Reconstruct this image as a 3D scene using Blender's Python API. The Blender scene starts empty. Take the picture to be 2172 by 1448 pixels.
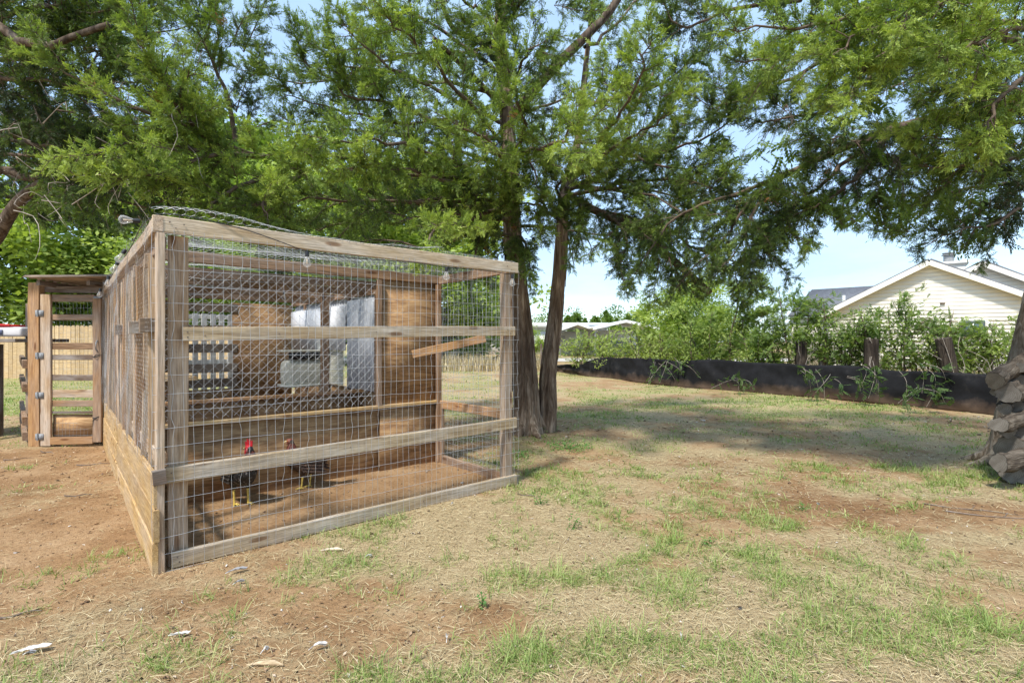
import bpy, math, random
import numpy as np
from mathutils import Vector, Matrix

random.seed(7); np.random.seed(7)
RNG = np.random.default_rng(11)
R = math.radians
sc = bpy.context.scene
COL = sc.collection

# ------------------------------------------------------------ camera, sky, sun
F = 1098.0; CH = 1.29
cam = bpy.data.cameras.new('camera'); camo = bpy.data.objects.new('camera', cam); COL.objects.link(camo)
camo.location = (0, 0, CH); camo.rotation_euler = (R(90), 0, 0)
cam.sensor_width = 36; cam.lens = 36*F/2172; cam.clip_start = .05; cam.clip_end = 3000
sc.camera = camo
sc.view_settings.view_transform = 'Standard'; sc.view_settings.look = 'None'
sc.view_settings.gamma = 1; sc.view_settings.use_curve_mapping = False
sc.view_settings.exposure = 1.28
SUN_EL = 58; SUN_DIR = Vector((-.50, -.86, 0)).normalized()   # towards the sun, horizontal
w = bpy.data.worlds.new('World'); sc.world = w; w.use_nodes = True
nt = w.node_tree; nt.nodes.clear()
sky = nt.nodes.new('ShaderNodeTexSky'); sky.sky_type = 'NISHITA'; sky.sun_disc = False
sky.sun_elevation = R(SUN_EL)
az = math.atan2(SUN_DIR.x, SUN_DIR.y); sky.sun_rotation = az
sky.air_density = 1.0; sky.dust_density = .6; sky.ozone_density = 1.2
tc = nt.nodes.new('ShaderNodeTexCoord'); mp = nt.nodes.new('ShaderNodeMapping'); mp.inputs['Scale'].default_value = (1.2, 1.2, 4.5)
nz = nt.nodes.new('ShaderNodeTexNoise'); nz.inputs['Scale'].default_value = 1.6; nz.inputs['Detail'].default_value = 6; nz.inputs['Roughness'].default_value = .6
rp = nt.nodes.new('ShaderNodeMapRange'); rp.inputs['From Min'].default_value = .38; rp.inputs['From Max'].default_value = .72
rp.inputs['To Min'].default_value = .50; rp.inputs['To Max'].default_value = .96
mx = nt.nodes.new('ShaderNodeMix'); mx.data_type = 'RGBA'
mx.inputs['B'].default_value = (2.0, 2.85, 3.9, 1)
bg = nt.nodes.new('ShaderNodeBackground'); bg.inputs['Strength'].default_value = .135
out = nt.nodes.new('ShaderNodeOutputWorld')
L = nt.links.new
L(tc.outputs['Generated'], mp.inputs['Vector']); L(mp.outputs['Vector'], nz.inputs['Vector']); L(nz.outputs['Fac'], rp.inputs['Value'])
L(rp.outputs['Result'], mx.inputs['Factor']); L(sky.outputs['Color'], mx.inputs['A']); L(mx.outputs['Result'], bg.inputs['Color'])
L(bg.outputs['Background'], out.inputs['Surface'])
sun = bpy.data.lights.new('sun', 'SUN'); sun.energy = 2.4; sun.angle = R(6.0); sun.color = (1, .95, .87)
suno = bpy.data.objects.new('sun', sun); COL.objects.link(suno)
sd = Vector((SUN_DIR.x*math.cos(R(SUN_EL)), SUN_DIR.y*math.cos(R(SUN_EL)), math.sin(R(SUN_EL))))
suno.rotation_euler = sd.to_track_quat('Z', 'Y').to_euler(); suno.location = (-5, -8, 12)

# ------------------------------------------------------------ helpers
def P(px, py, Y): return np.array([(px-1086)/F*Y, Y, CH-(py-724)/F*Y])
def G(px, py):
    Y = CH*F/(py-724); return np.array([(px-1086)/F*Y, Y])

def tag(o, label=None, cat=None, group=None, kind=None):
    if label: o['label'] = label
    if cat: o['category'] = cat
    if group: o['group'] = group
    if kind: o['kind'] = kind
    return o
def empty(name, loc=(0, 0, 0), rz=0, **k):
    o = bpy.data.objects.new(name, None); o.empty_display_size = .1
    COL.objects.link(o); o.location = loc; o.rotation_euler = (0, 0, rz); return tag(o, **k)

class MB:
    """collects arrays of verts / quads / tris"""
    def __init__(s): s.v = []; s.f = []; s.n = 0; s.t = []; s.m = []
    def add(s, V, Fc, tint=None, mi=0):
        V = np.asarray(V, float).reshape(-1, 3)
        Fc = np.asarray(Fc, int)
        if len(V) == 0 or len(Fc) == 0: return
        s.v.append(V); s.f.append(Fc+s.n); s.n += len(V)
        s.t.append(np.full(len(V), .5) if tint is None else (np.full(len(V), tint) if np.isscalar(tint) else np.asarray(tint, float)))
        s.m.append(np.full(len(Fc), mi))
    def box(s, c, d, rot=None, tint=None, mi=0):
        c = np.asarray(c, float); d = np.asarray(d, float)/2
        V = np.array([[x, y, z] for x in (-1, 1) for y in (-1, 1) for z in (-1, 1)], float)*d
        if rot is not None: V = V@np.asarray(rot).T
        s.add(V+c, [[0, 1, 3, 2], [4, 6, 7, 5], [0, 4, 5, 1], [2, 3, 7, 6], [0, 2, 6, 4], [1, 5, 7, 3]], tint, mi)
    def tube(s, pts, rad, n=6, tint=None, cap=True, mi=0, wob=None):
        pts = np.asarray(pts, float); k = len(pts)
        rad = np.full(k, rad) if np.isscalar(rad) else np.asarray(rad, float)
        d = np.gradient(pts, axis=0); d /= np.linalg.norm(d, axis=1)[:, None]+1e-9
        up = np.array([0, 0, 1.]) if abs(d[0, 2]) < .9 else np.array([1., 0, 0])
        a = np.cross(d, up); a /= np.linalg.norm(a, axis=1)[:, None]+1e-9
        b = np.cross(d, a)
        th = np.arange(n)*2*math.pi/n
        rr = rad[:, None]*np.ones((k, n))
        if wob is not None: rr = rr*wob
        V = pts[:, None, :]+rr[..., None]*(np.cos(th)[None, :, None]*a[:, None, :]+np.sin(th)[None, :, None]*b[:, None, :])
        i = np.arange(k-1)[:, None]*n; j = np.arange(n)[None, :]; j2 = (j+1) % n
        Q = np.stack([i+j, i+j2, i+n+j2, i+n+j], -1).reshape(-1, 4)
        s.add(V.reshape(-1, 3), Q, tint, mi)
        if cap and n > 4:
            base = s.n-k*n
            for off, rev in ((0, 1), ((k-1)*n, 0)):
                c = V[0].mean(0) if off == 0 else V[-1].mean(0)
                ring = V[0] if off == 0 else V[-1]
                s.add(np.vstack([ring, c]), [[q, (q+1) % n, n, n] if not rev else [(q+1) % n, q, n, n] for q in range(n)], tint, mi)
    def inst(s, TV, TF, pos, B, scale, tint=.5, ttint=None, mi=0):
        m = len(pos)
        if m == 0: return
        sc_ = np.broadcast_to(np.asarray(scale, float), (m,))
        V = np.einsum('mij,nj->mni', B, TV)*sc_[:, None, None]+np.asarray(pos)[:, None, :]
        Fc = (TF[None]+(np.arange(m)*len(TV))[:, None, None]).reshape(-1, TF.shape[1])
        t = np.broadcast_to(np.asarray(tint, float), (m,))[:, None]*np.ones(len(TV))
        if ttint is not None: t = t+ttint[None]
        s.add(V.reshape(-1, 3), Fc, t.reshape(-1), mi)
    def build(s, name, mats, parent=None, smooth=False, mw=None):
        me = bpy.data.meshes.new(name)
        V = np.vstack(s.v); me.vertices.add(len(V)); me.vertices.foreach_set('co', V.astype(np.float32).ravel())
        loops = []; tot = []; mi = []
        for f, m_ in zip(s.f, s.m):
            if f.shape[1] == 4 and (f[:, 2] == f[:, 3]).all(): f = f[:, :3]
            loops.append(f.ravel()); tot.append(np.full(len(f), f.shape[1])); mi.append(m_)
        loops = np.concatenate(loops); tot = np.concatenate(tot); mi = np.concatenate(mi)
        me.loops.add(len(loops)); me.loops.foreach_set('vertex_index', loops.astype(np.int32))
        me.polygons.add(len(tot)); st = np.concatenate([[0], np.cumsum(tot)[:-1]])
        me.polygons.foreach_set('loop_start', st.astype(np.int32))
        try: me.polygons.foreach_set('loop_total', tot.astype(np.int32))
        except Exception: pass
        me.polygons.foreach_set('material_index', mi.astype(np.int32))
        if smooth: me.polygons.foreach_set('use_smooth', np.ones(len(tot), bool))
        at = me.attributes.new('tint', 'FLOAT', 'POINT'); at.data.foreach_set('value', np.concatenate(s.t).astype(np.float32))
        me.update(); me.validate()
        for m_ in (mats if isinstance(mats, (list, tuple)) else [mats]): me.materials.append(m_)
        o = bpy.data.objects.new(name, me); COL.objects.link(o)
        if parent is not None: o.parent = parent
        if mw is not None: o.matrix_local = mw
        return o

def basis(fwd, up):
    """columns: x=fwd, y=side, z=normal"""
    f = fwd/(np.linalg.norm(fwd, axis=-1, keepdims=True)+1e-9)
    sd_ = np.cross(up, f); sd_ /= (np.linalg.norm(sd_, axis=-1, keepdims=True)+1e-9)
    n = np.cross(f, sd_)
    return np.stack([f, sd_, n], -1)

_tab = np.random.default_rng(3).random((256, 256))
def vn(x, y, s=1.0, o=0.0):
    x = np.asarray(x, float)/s+o*17.3+100; y = np.asarray(y, float)/s+o*5.7+100
    xi = np.floor(x).astype(int); yi = np.floor(y).astype(int); fx = x-xi; fy = y-yi
    fx = fx*fx*(3-2*fx); fy = fy*fy*(3-2*fy)
    g = lambda a, b: _tab[a % 256, b % 256]
    return (g(xi, yi)*(1-fx)+g(xi+1, yi)*fx)*(1-fy)+(g(xi, yi+1)*(1-fx)+g(xi+1, yi+1)*fx)*fy
def fbm(x, y, s, o=0, k=4):
    r = 0; a = 1; t = 0
    for i in range(k): r = r+a*vn(x, y, s/2**i, o+i); t += a; a *= .55
    return r/t

# ------------------------------------------------------------ materials
def newmat(name):
    m = bpy.data.materials.new(name); m.use_nodes = True; n = m.node_tree; n.nodes.clear()
    o = n.nodes.new('ShaderNodeOutputMaterial'); b = n.nodes.new('ShaderNodeBsdfPrincipled')
    n.links.new(b.outputs[0], o.inputs[0]); return m, n, b, o
def node(n, t, **k):
    x = n.nodes.new(t)
    for a, v in k.items():
        if a in x.inputs: x.inputs[a].default_value = v
        else: setattr(x, a, v)
    return x
def ramp(n, fac, stops):
    r = n.nodes.new('ShaderNodeValToRGB'); e = r.color_ramp.elements
    while len(e) < len(stops): e.new(.5)
    for i, (p, c) in enumerate(stops): e[i].position = p; e[i].color = (*c, 1)
    n.links.new(fac, r.inputs[0]); return r.outputs[0]
def mixc(n, f, a, b, mode='MIX'):
    m = n.nodes.new('ShaderNodeMix'); m.data_type = 'RGBA'; m.blend_type = mode
    for sock, v in (('Factor', f), ('A', a), ('B', b)):
        if isinstance(v, (int, float)): m.inputs[sock].default_value = v
        elif isinstance(v, tuple): m.inputs[sock].default_value = (*v, 1)
        else: n.links.new(v, m.inputs[sock])
    return m.outputs['Result']
def bump(n, b, h, s=.3, d=.01):
    x = node(n, 'ShaderNodeBump', Strength=s, Distance=d); n.links.new(h, x.inputs['Height']); n.links.new(x.outputs[0], b.inputs['Normal'])
def objcoord(n, scale, rnd=True):
    t = n.nodes.new('ShaderNodeTexCoord'); v = t.outputs['Object']
    if rnd:
        oi = n.nodes.new('ShaderNodeObjectInfo'); mu = node(n, 'ShaderNodeVectorMath', operation='SCALE'); mu.inputs[0].default_value = (37, 19, 53)
        n.links.new(oi.outputs['Random'], mu.inputs['Scale']); ad = node(n, 'ShaderNodeVectorMath', operation='ADD')
        n.links.new(v, ad.inputs[0]); n.links.new(mu.outputs[0], ad.inputs[1]); v = ad.outputs[0]
    m = n.nodes.new('ShaderNodeMapping'); m.inputs['Scale'].default_value = scale; n.links.new(v, m.inputs[0]); return m.outputs[0]
def noise(n, vec, sc_, det=4, rough=.55, dist=0):
    x = node(n, 'ShaderNodeTexNoise', Scale=sc_, Detail=det, Roughness=rough, Distortion=dist); n.links.new(vec, x.inputs['Vector']); return x.outputs['Fac']

def wood(name, light, dark, grey=(.38, .35, .31), ga=.5, knots=True, dirt=0.0):
    m, n, b, o = newmat(name)
    v = objcoord(n, (1.1, 13, 13)); f = noise(n, v, 2.2, 6, .6, .9)
    c = ramp(n, f, [(.30, dark), (.48, tuple(.5*(x+y) for x, y in zip(light, dark))), (.62, light)])
    v2 = objcoord(n, (5, 150, 150)); f2 = noise(n, v2, 1.3, 4, .6)
    r2 = ramp(n, f2, [(.35, (.62, .60, .57)), (.6, (1.06, 1.06, 1.06))]); c = mixc(n, 1.0, c, r2, 'MULTIPLY')
    v3 = objcoord(n, (1.3, 4, 4)); f3 = noise(n, v3, 1.6, 4, .6)
    mr = node(n, 'ShaderNodeMapRange'); mr.inputs['From Min'].default_value = .38; mr.inputs['From Max'].default_value = .66; mr.inputs['To Max'].default_value = ga
    n.links.new(f3, mr.inputs['Value']); gm = mixc(n, .7, r2, grey, 'MULTIPLY')
    c = mixc(n, mr.outputs[0], c, gm)
    oi = n.nodes.new('ShaderNodeObjectInfo')
    vr = ramp(n, oi.outputs['Random'], [(0, (.80, .78, .76)), (1, (1.12, 1.1, 1.08))]); c = mixc(n, 1.0, c, vr, 'MULTIPLY')
    if knots:
        vk = objcoord(n, (2.4, 9, 9)); k = node(n, 'ShaderNodeTexVoronoi', Scale=1.0); n.links.new(vk, k.inputs['Vector'])
        kr = ramp(n, k.outputs['Distance'], [(.0, (.22, .12, .07)), (.11, (.5, .36, .26)), (.17, (1, 1, 1))]); c = mixc(n, .85, c, kr, 'MULTIPLY')
    n.links.new(c, b.inputs['Base Color']); b.inputs['Roughness'].default_value = .82; b.inputs['Specular IOR Level'].default_value = .25
    bump(n, b, f2, .45, .004); return m

def plain(name, col, rough=.6, metal=0, nscale=8, var=.15, bs=.1, spec=.4, stretch=(1, 1, 1)):
    m, n, b, o = newmat(name); v = objcoord(n, stretch); f = noise(n, v, nscale, 5, .6)
    lo = tuple(x*(1-var) for x in col); hi = tuple(min(1, x*(1+var)) for x in col)
    c = ramp(n, f, [(.35, lo), (.65, hi)]); n.links.new(c, b.inputs['Base Color'])
    b.inputs['Roughness'].default_value = rough; b.inputs['Metallic'].default_value = metal; b.inputs['Specular IOR Level'].default_value = spec
    bump(n, b, f, bs, .01); return m

def leafmat(name, stops, trans=.35):
    m, n, b, o = newmat(name)
    a = node(n, 'ShaderNodeAttribute', attribute_name='tint')
    a2 = node(n, 'ShaderNodeAttribute', attribute_name='toff', attribute_type='OBJECT'); ad = node(n, 'ShaderNodeMath', operation='ADD'); n.links.new(a.outputs['Fac'], ad.inputs[0]); n.links.new(a2.outputs['Fac'], ad.inputs[1])
    c = ramp(n, ad.outputs[0], stops)
    n.links.new(c, b.inputs['Base Color']); b.inputs['Roughness'].default_value = .55; b.inputs['Specular IOR Level'].default_value = .3
    t = n.nodes.new('ShaderNodeBsdfTranslucent'); n.links.new(mixc(n, 1.0, c, (1.25, 1.35, .6), 'MULTIPLY'), t.inputs[0])
    ms = n.nodes.new('ShaderNodeMixShader'); ms.inputs[0].default_value = trans
    n.links.new(b.outputs[0], ms.inputs[1]); n.links.new(t.outputs[0], ms.inputs[2]); n.links.new(ms.outputs[0], o.inputs[0]); return m

M = {}
M['weather'] = wood('weathered_pine', (.52, .375, .24), (.30, .19, .11), (.46, .41, .34), .45)
M['tan'] = wood('tan_stud', (.50, .36, .22), (.33, .21, .12), (.42, .36, .28), .4)
M['rail'] = wood('weathered_rail', (.62, .49, .32), (.42, .30, .17), (.56, .50, .42), .6)
M['brown'] = wood('brown_pine', (.36, .22, .12), (.18, .105, .06), (.28, .23, .18), .3)
M['honey'] = wood('honey_planks', (.55, .37, .16), (.38, .23, .09), (.40, .33, .24), .3)
M['cedarpost'] = wood('orange_post', (.50, .29, .13), (.32, .17, .08), (.36, .28, .2), .25)
M['picket'] = wood('picket_wood', (.72, .53, .30), (.55, .38, .19), (.5, .42, .3), .2, False)
M['dark2'] = wood('brown_grey_end', (.30, .22, .15), (.18, .12, .08), (.3, .26, .2), .5)
M['dark'] = wood('dark_wood', (.20, .14, .10), (.10, .07, .05), (.22, .19, .16), .5)
def plymat():
    m, n, b, o = newmat('plywood_sheet')
    v = objcoord(n, (1.0, 2, 5.5)); f = noise(n, v, 2.4, 7, .62, 1.8)
    c = ramp(n, f, [(.30, (.20, .112, .056)), (.46, (.35, .21, .105)), (.62, (.49, .32, .165)), (.75, (.57, .40, .23))])
    v2 = objcoord(n, (.9, 1, .9)); f2 = noise(n, v2, 1.5, 4, .6)
    c = mixc(n, 1.0, c, ramp(n, f2, [(.35, (.55, .52, .50)), (.62, (1.1, 1.08, 1.05))]), 'MULTIPLY')
    v3 = objcoord(n, (6, 1, 90)); f3 = noise(n, v3, 1, 3, .6)
    c = mixc(n, 1.0, c, ramp(n, f3, [(.35, (.8, .78, .76)), (.6, (1.05, 1.05, 1.05))]), 'MULTIPLY')
    n.links.new(c, b.inputs['Base Color']); b.inputs['Roughness'].default_value = .8; b.inputs['Specular IOR Level'].default_value = .2
    bump(n, b, f3, .3, .003); return m
M['ply'] = plymat()
M['wire'] = plain('galvanised_wire', (.52, .53, .54), .42, .55, 30, .1)
M['metal'] = plain('galvanised_metal', (.26, .27, .28), .75, .1, 12, .15)
M['greysheet'] = plain('grey_sheet', (.56, .58, .62), .6, 0, 3, .10)
M['whitesheet'] = plain('white_sheet', (.74, .76, .80), .6, 0, 4, .06)
M['dirtywhite'] = plain('dirty_white_feather', (.56, .53, .49), .8, 0, 60, .25)
M['cream'] = plain('cream_board', (.55, .53, .44), .7, 0, 4, .12)
M['rust'] = plain('rusty_tin', (.30, .22, .16), .6, .3, 5, .35, stretch=(1, 1, 1))
M['black'] = plain('black_plastic', (.02, .02, .022), .4)
M['red'] = plain('red_plastic', (.60, .03, .03), .4, 0, 5, .1)
M['white'] = plain('white_paint', (.78, .78, .76), .5, 0, 6, .05)
M['clearbox'] = plain('cloudy_plastic', (.62, .60, .60), .35, 0, 3, .1)
M['straw'] = leafmat('straw', [(0, (.21, .145, .08)), (.5, (.45, .355, .20)), (1, (.66, .56, .35))], .15)
M['grass'] = leafmat('grass_blades', [(0, (.13, .19, .05)), (.5, (.25, .34, .09)), (1, (.48, .50, .22))], .35)
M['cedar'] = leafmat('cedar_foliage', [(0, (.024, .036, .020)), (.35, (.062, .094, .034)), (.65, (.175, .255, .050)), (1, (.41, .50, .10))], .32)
M['deadneedle'] = leafmat('dead_needles', [(0, (.30, .13, .05)), (1, (.38, .18, .07))], .2)
M['leaf'] = leafmat('shrub_leaves', [(0, (.045, .085, .025)), (.5, (.135, .21, .05)), (1, (.36, .43, .12))], .4)
M['lime'] = leafmat('far_leaves', [(0, (.07, .12, .025)), (.5, (.17, .26, .05)), (1, (.38, .46, .11))], .4)
M['weed'] = leafmat('weed_leaves', [(0, (.05, .12, .03)), (.5, (.10, .22, .05)), (1, (.20, .34, .09))], .35)

def barkmat(name, c1, c2, c3, zs=1.6, xs=16, dist=.02):
    m, n, b, o = newmat(name)
    v = objcoord(n, (xs, xs, zs), False); f = noise(n, v, 1, 7, .65, 1.2)
    c = ramp(n, f, [(.30, c1), (.48, c2), (.66, c3)])
    v2 = objcoord(n, (1.5, 1.5, .9), False); f2 = noise(n, v2, 1.4, 4, .6)
    c = mixc(n, 1.0, c, ramp(n, f2, [(.35, (.62, .6, .6)), (.62, (1.15, 1.15, 1.12))]), 'MULTIPLY')
    n.links.new(c, b.inputs['Base Color']); b.inputs['Roughness'].default_value = .95; b.inputs['Specular IOR Level'].default_value = .1
    bump(n, b, f, .9, dist); return m
M['bark'] = barkmat('cedar_bark', (.06, .037, .025), (.21, .145, .10), (.42, .33, .25))
M['bark2'] = barkmat('furrowed_bark', (.07, .055, .04), (.24, .19, .14), (.42, .37, .31), 5, 22, .03)
M['oldpost'] = barkmat('old_post_bark', (.02, .016, .013), (.055, .043, .035), (.11, .09, .07))
M['twig'] = plain('twig_bark', (.12, .085, .06), .9, 0, 20, .4)
M['twiggrey'] = plain('grey_twig', (.36, .31, .26), .9, 0, 20, .3)

# ------------------------------------------------------------ ground
OC = np.array([-2.02, 3.0]); U = np.array([.7547, .6561]); Vv = np.array([-.6561, .7547]); CW, CL = 2.64, 5.9
def coopuv(x, y):
    dx = x-OC[0]; dy = y-OC[1]; return dx*U[0]+dy*U[1], dx*Vv[0]+dy*Vv[1]
def blobs(x, y, lst, soft=.5):
    r = np.zeros_like(x)
    for px, py, rx, ry, a in lst:
        g = G(px, py); Y = g[1]; sx = rx*Y/F; sy = ry*Y*Y/(F*CH)
        d = np.sqrt(((x-g[0])/sx)**2+((y-Y)/sy)**2)+(fbm(x, y, .35, 9, 3)-.5)*1.0
        r = np.maximum(r, a*np.clip((1.15-d)/soft, 0, 1))
    return r
GREEN = [(1640, 1108, 75, 26, .9), (1590, 1175, 75, 24, 1), (1385, 1135, 70, 20, .8), (1230, 1225, 100, 28, .9), (1430, 1240, 150, 55, .75),
         (2060, 1335, 120, 35, .9), (1990, 1290, 70, 25, .7), (1120, 1385, 90, 55, .8), (1320, 1370, 170, 60, .75), (1520, 1390, 140, 50, .6), (1700, 1380, 110, 50, .55),
         (290, 1350, 80, 30, .5), (350, 1400, 70, 35, .7), (760, 1425, 60, 30, .8), (420, 1375, 50, 25, .6), (600, 1270, 40, 18, .5), (620, 1215, 60, 25, .45),
         (700, 1195, 50, 22, .45), (1350, 1000, 80, 22, .6), (1180, 1010, 90, 25, .6), (1500, 1060, 80, 18, .4), (1290, 940, 110, 20, .5),
         (1420, 856, 90, 12, .8), (1240, 835, 80, 10, .6), (1560, 850, 80, 9, .5), (1180, 875, 60, 10, .6), (1990, 930, 90, 14, .5), (1720, 900, 120, 16, .45),
         (1850, 980, 120, 16, .3), (1930, 1200, 60, 16, .3), (960, 1180, 50, 20, .4), (860, 1260, 90, 30, .25), (320, 1175, 40, 20, .5), (1000, 925, 60, 14, .6), (960, 880, 40, 10, .7)]
BARE = [(170, 1120, 290, 190, 1), (60, 1010, 160, 90, 1), (150, 960, 200, 30, .9), (560, 1265, 260, 45, .6), (1080, 1310, 90, 45, .8), (1130, 1100, 120, 28, .25), (1800, 1090, 280, 50, .5),
        (2120, 1180, 180, 50, .55), (1480, 975, 160, 20, .5), (1650, 1010, 220, 30, .5), (2120, 1080, 120, 40, .8), (700, 1300, 140, 50, .5), (1640, 885, 160, 14, .4), (2060, 900, 100, 14, .4), (1400, 1190, 60, 15, .5),
        (930, 960, 100, 30, .8)]
DARK_AND_SHADE = [(1750, 1060, 300, 60, .8), (1480, 980, 180, 35, .7), (2080, 1050, 120, 30, .9), (1950, 1140, 100, 25, .5), (30, 1040, 60, 25, .5), (1060, 1290, 50, 20, .3), (700, 1120, 260, 50, .35), (1000, 900, 80, 20, .6)]  # darker soil patches; those at the right paint the tree's shade into the ground
def masks(x, y):
    u, v = coopuv(x, y)
    inside = ((u > -.02) & (u < CW+.02) & (v > -.02) & (v < CL)).astype(float)
    bare = np.maximum(blobs(x, y, BARE, .8), inside)
    farl = ((x < -6) & (y > 9.0)).astype(float)
    bare = bare*(1-farl)
    green = blobs(x, y, GREEN, .7)
    far = np.clip((y-7.5)/3, 0, 1)
    green = np.maximum(green, np.clip((y-6)/3, 0, 1)*np.clip((fbm(x, y, 1.1, 21)-.34)*2.8, 0, .85))
    green = np.maximum(green, farl*.9)*(1-inside)
    green = np.maximum(green, np.clip((fbm(x, y, .5, 33)-np.where(x > -.3, .43, .52))*3.2, 0, .65)*(1-.85*bare)*(1-inside))
    patch = np.clip((fbm(x, y, .7, 5, 4)-.38)*4, 0, 1)
    thatch = np.clip((1-bare)*(.35+.65*patch), 0, 1)
    dark = blobs(x, y, DARK_AND_SHADE, 1.0)
    return bare, green, thatch, dark, inside
def gh(x, y):
    h = (fbm(x, y, 1.7, 2, 3)-.5)*.06+(fbm(x, y, .30, 7, 3)-.5)*.022
    u, v = coopuv(x, y)
    near = np.clip(1-np.abs(v)/.4, 0, 1)*((u > -.3) & (u < CW+.3))
    h = h*(1-.6*near)-.012
    return h*np.clip(1.3-(y-12)/30, .2, 1)
def warp(lo, hi, n, c, k):
    t = np.linspace(-1, 1, n); a = np.sinh(k*t)/np.sinh(k)
    return np.where(a < 0, c+a*(c-lo), c+a*(hi-c))
gx = warp(-420, 420, 300, .5, 6.2); gy = warp(-60, 800, 380, 3.2, 6.8)
X, Y = np.meshgrid(gx, gy, indexing='ij')
Z = gh(X, Y)
nx, ny = X.shape
i = np.arange(nx-1)[:, None]*ny+np.arange(ny-1)[None]
Q = np.stack([i, i+ny, i+ny+1, i+1], -1).reshape(-1, 4)
gb = MB(); gb.add(np.stack([X, Y, Z], -1).reshape(-1, 3), Q)
def groundmat():
    m, n, b, o = newmat('dry_soil')
    g = n.nodes.new('ShaderNodeNewGeometry'); pos = g.outputs['Position']
    def ns(s, d=5, r=.6, dist=0):
        x = node(n, 'ShaderNodeTexNoise', Scale=s, Detail=d, Roughness=r, Distortion=dist); n.links.new(pos, x.inputs['Vector']); return x.outputs['Fac']
    at = lambda a: node(n, 'ShaderNodeAttribute', attribute_name=a).outputs['Fac']
    soil = ramp(n, ns(2.2, 8, .65), [(.28, (.21, .120, .058)), (.48, (.325, .198, .100)), (.68, (.43, .29, .165))])
    soil = mixc(n, 1.0, soil, ramp(n, ns(38, 6, .7), [(.32, (.62, .58, .55)), (.50, (1, 1, 1)), (.72, (1.18, 1.17, 1.15))]), 'MULTIPLY')
    dk = mixc(n, 1.0, soil, (.58, .50, .45), 'MULTIPLY')  # soil colour multiplied down for dark patches and the painted tree shade
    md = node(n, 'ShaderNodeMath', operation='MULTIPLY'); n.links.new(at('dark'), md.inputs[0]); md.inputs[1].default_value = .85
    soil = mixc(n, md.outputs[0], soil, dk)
    th = ramp(n, ns(55, 5, .75, 1.5), [(.30, (.20, .14, .075)), (.47, (.37, .28, .155)), (.62, (.52, .43, .26))])
    def thr(a, s, lo, hi, amt=1.0):
        ad = node(n, 'ShaderNodeMath', operation='ADD'); n.links.new(at(a), ad.inputs[0])
        sb = node(n, 'ShaderNodeMath', operation='MULTIPLY_ADD'); n.links.new(ns(s, 5, .7), sb.inputs[0]); sb.inputs[1].default_value = 1.3; sb.inputs[2].default_value = -.65
        n.links.new(sb.outputs[0], ad.inputs[1])
        r = node(n, 'ShaderNodeMapRange'); r.inputs['From Min'].default_value = lo; r.inputs['From Max'].default_value = hi; r.inputs['To Max'].default_value = amt
        n.links.new(ad.outputs[0], r.inputs['Value']); return r.outputs[0]
    c = mixc(n, thr('thatch', 7, .25, .8, .85), soil, th)
    gr = ramp(n, ns(40, 5, .7), [(.35, (.15, .17, .055)), (.55, (.30, .32, .115)), (.7, (.48, .45, .22))])
    c = mixc(n, thr('green', 9, .35, .95, .6), c, gr)
    n.links.new(c, b.inputs['Base Color']); b.inputs['Roughness'].default_value = .97; b.inputs['Specular IOR Level'].default_value = .1
    hh = node(n, 'ShaderNodeMath', operation='ADD'); n.links.new(ns(24, 8, .7), hh.inputs[0]); n.links.new(ns(110, 4, .7), hh.inputs[1])
    bump(n, b, hh.outputs[0], .75, .02); return m
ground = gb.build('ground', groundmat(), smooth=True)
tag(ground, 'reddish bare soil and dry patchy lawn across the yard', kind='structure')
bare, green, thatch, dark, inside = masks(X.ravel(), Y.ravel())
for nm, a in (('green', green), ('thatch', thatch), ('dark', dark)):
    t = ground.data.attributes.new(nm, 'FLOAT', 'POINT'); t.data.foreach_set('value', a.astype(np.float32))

def inframe(x, y, pad=1.1): return (y > 1.8) & (np.abs(x) < y*1.0*pad+.2)
def scatter(n, y0, y1, power=1.0):
    yy = y0+(y1-y0)*RNG.random(n)**power; xx = (RNG.random(n)*2-1)*(yy*1.02+.3); return xx, yy
# straw (flat dead grass)
def blade_mesh(mb, x, y, z, length, width, elev, azi, bend, tint):
    n = len(x)
    d = np.stack([np.cos(azi)*np.cos(elev), np.sin(azi)*np.cos(elev), np.sin(elev)], -1)
    side = np.stack([-np.sin(azi), np.cos(azi), np.zeros(n)], -1)
    side = side+np.stack([np.zeros(n), np.zeros(n), (RNG.random(n)-.5)], -1)
    b0 = np.stack([x, y, z], -1); L_ = length[:, None]; W = width[:, None]/2
    mid = b0+d*L_*.5; end = b0+d*L_+np.stack([np.cos(azi)*.25, np.sin(azi)*.25, -np.ones(n)], -1)*(bend[:, None]*L_)
    V = np.stack([b0-side*W, b0+side*W, mid+side*W*.8, mid-side*W*.8, end], 1)
    base = np.arange(n)[:, None]*5
    T = np.concatenate([base+np.array([[0, 1, 2]]), base+np.array([[0, 2, 3]]), base+np.array([[3, 2, 4]])])
    mb.add(V.reshape(-1, 3), T, np.repeat(tint, 5))
def strawfield(N, y0, y1, lmin, lmax, wk):
    x, y = scatter(N, y0, y1, 1.35); b_, g_, t_, d_, ins = masks(x, y)
    keep = (RNG.random(N) < (t_*.95+.04)) & (ins < .5); x, y, t_ = x[keep], y[keep], t_[keep]; n = len(x)
    mb.parts = n
    wd = np.maximum(.0022, y*wk)*(.7+.6*RNG.random(n))
    blade_mesh(mb, x, y, gh(x, y)+.002+.012*RNG.random(n), lmin+(lmax-lmin)*RNG.random(n)**1.5, wd, R(2)+R(16)*RNG.random(n)**2, RNG.random(n)*6.283, .02+.18*RNG.random(n)*.5, np.clip(.55+.25*RNG.standard_normal(n), 0, 1))
mb = MB(); strawfield(78000, 1.8, 6, .02, .09, .00075); strawfield(14000, 5, 11, .04, .12, .0009)
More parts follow.
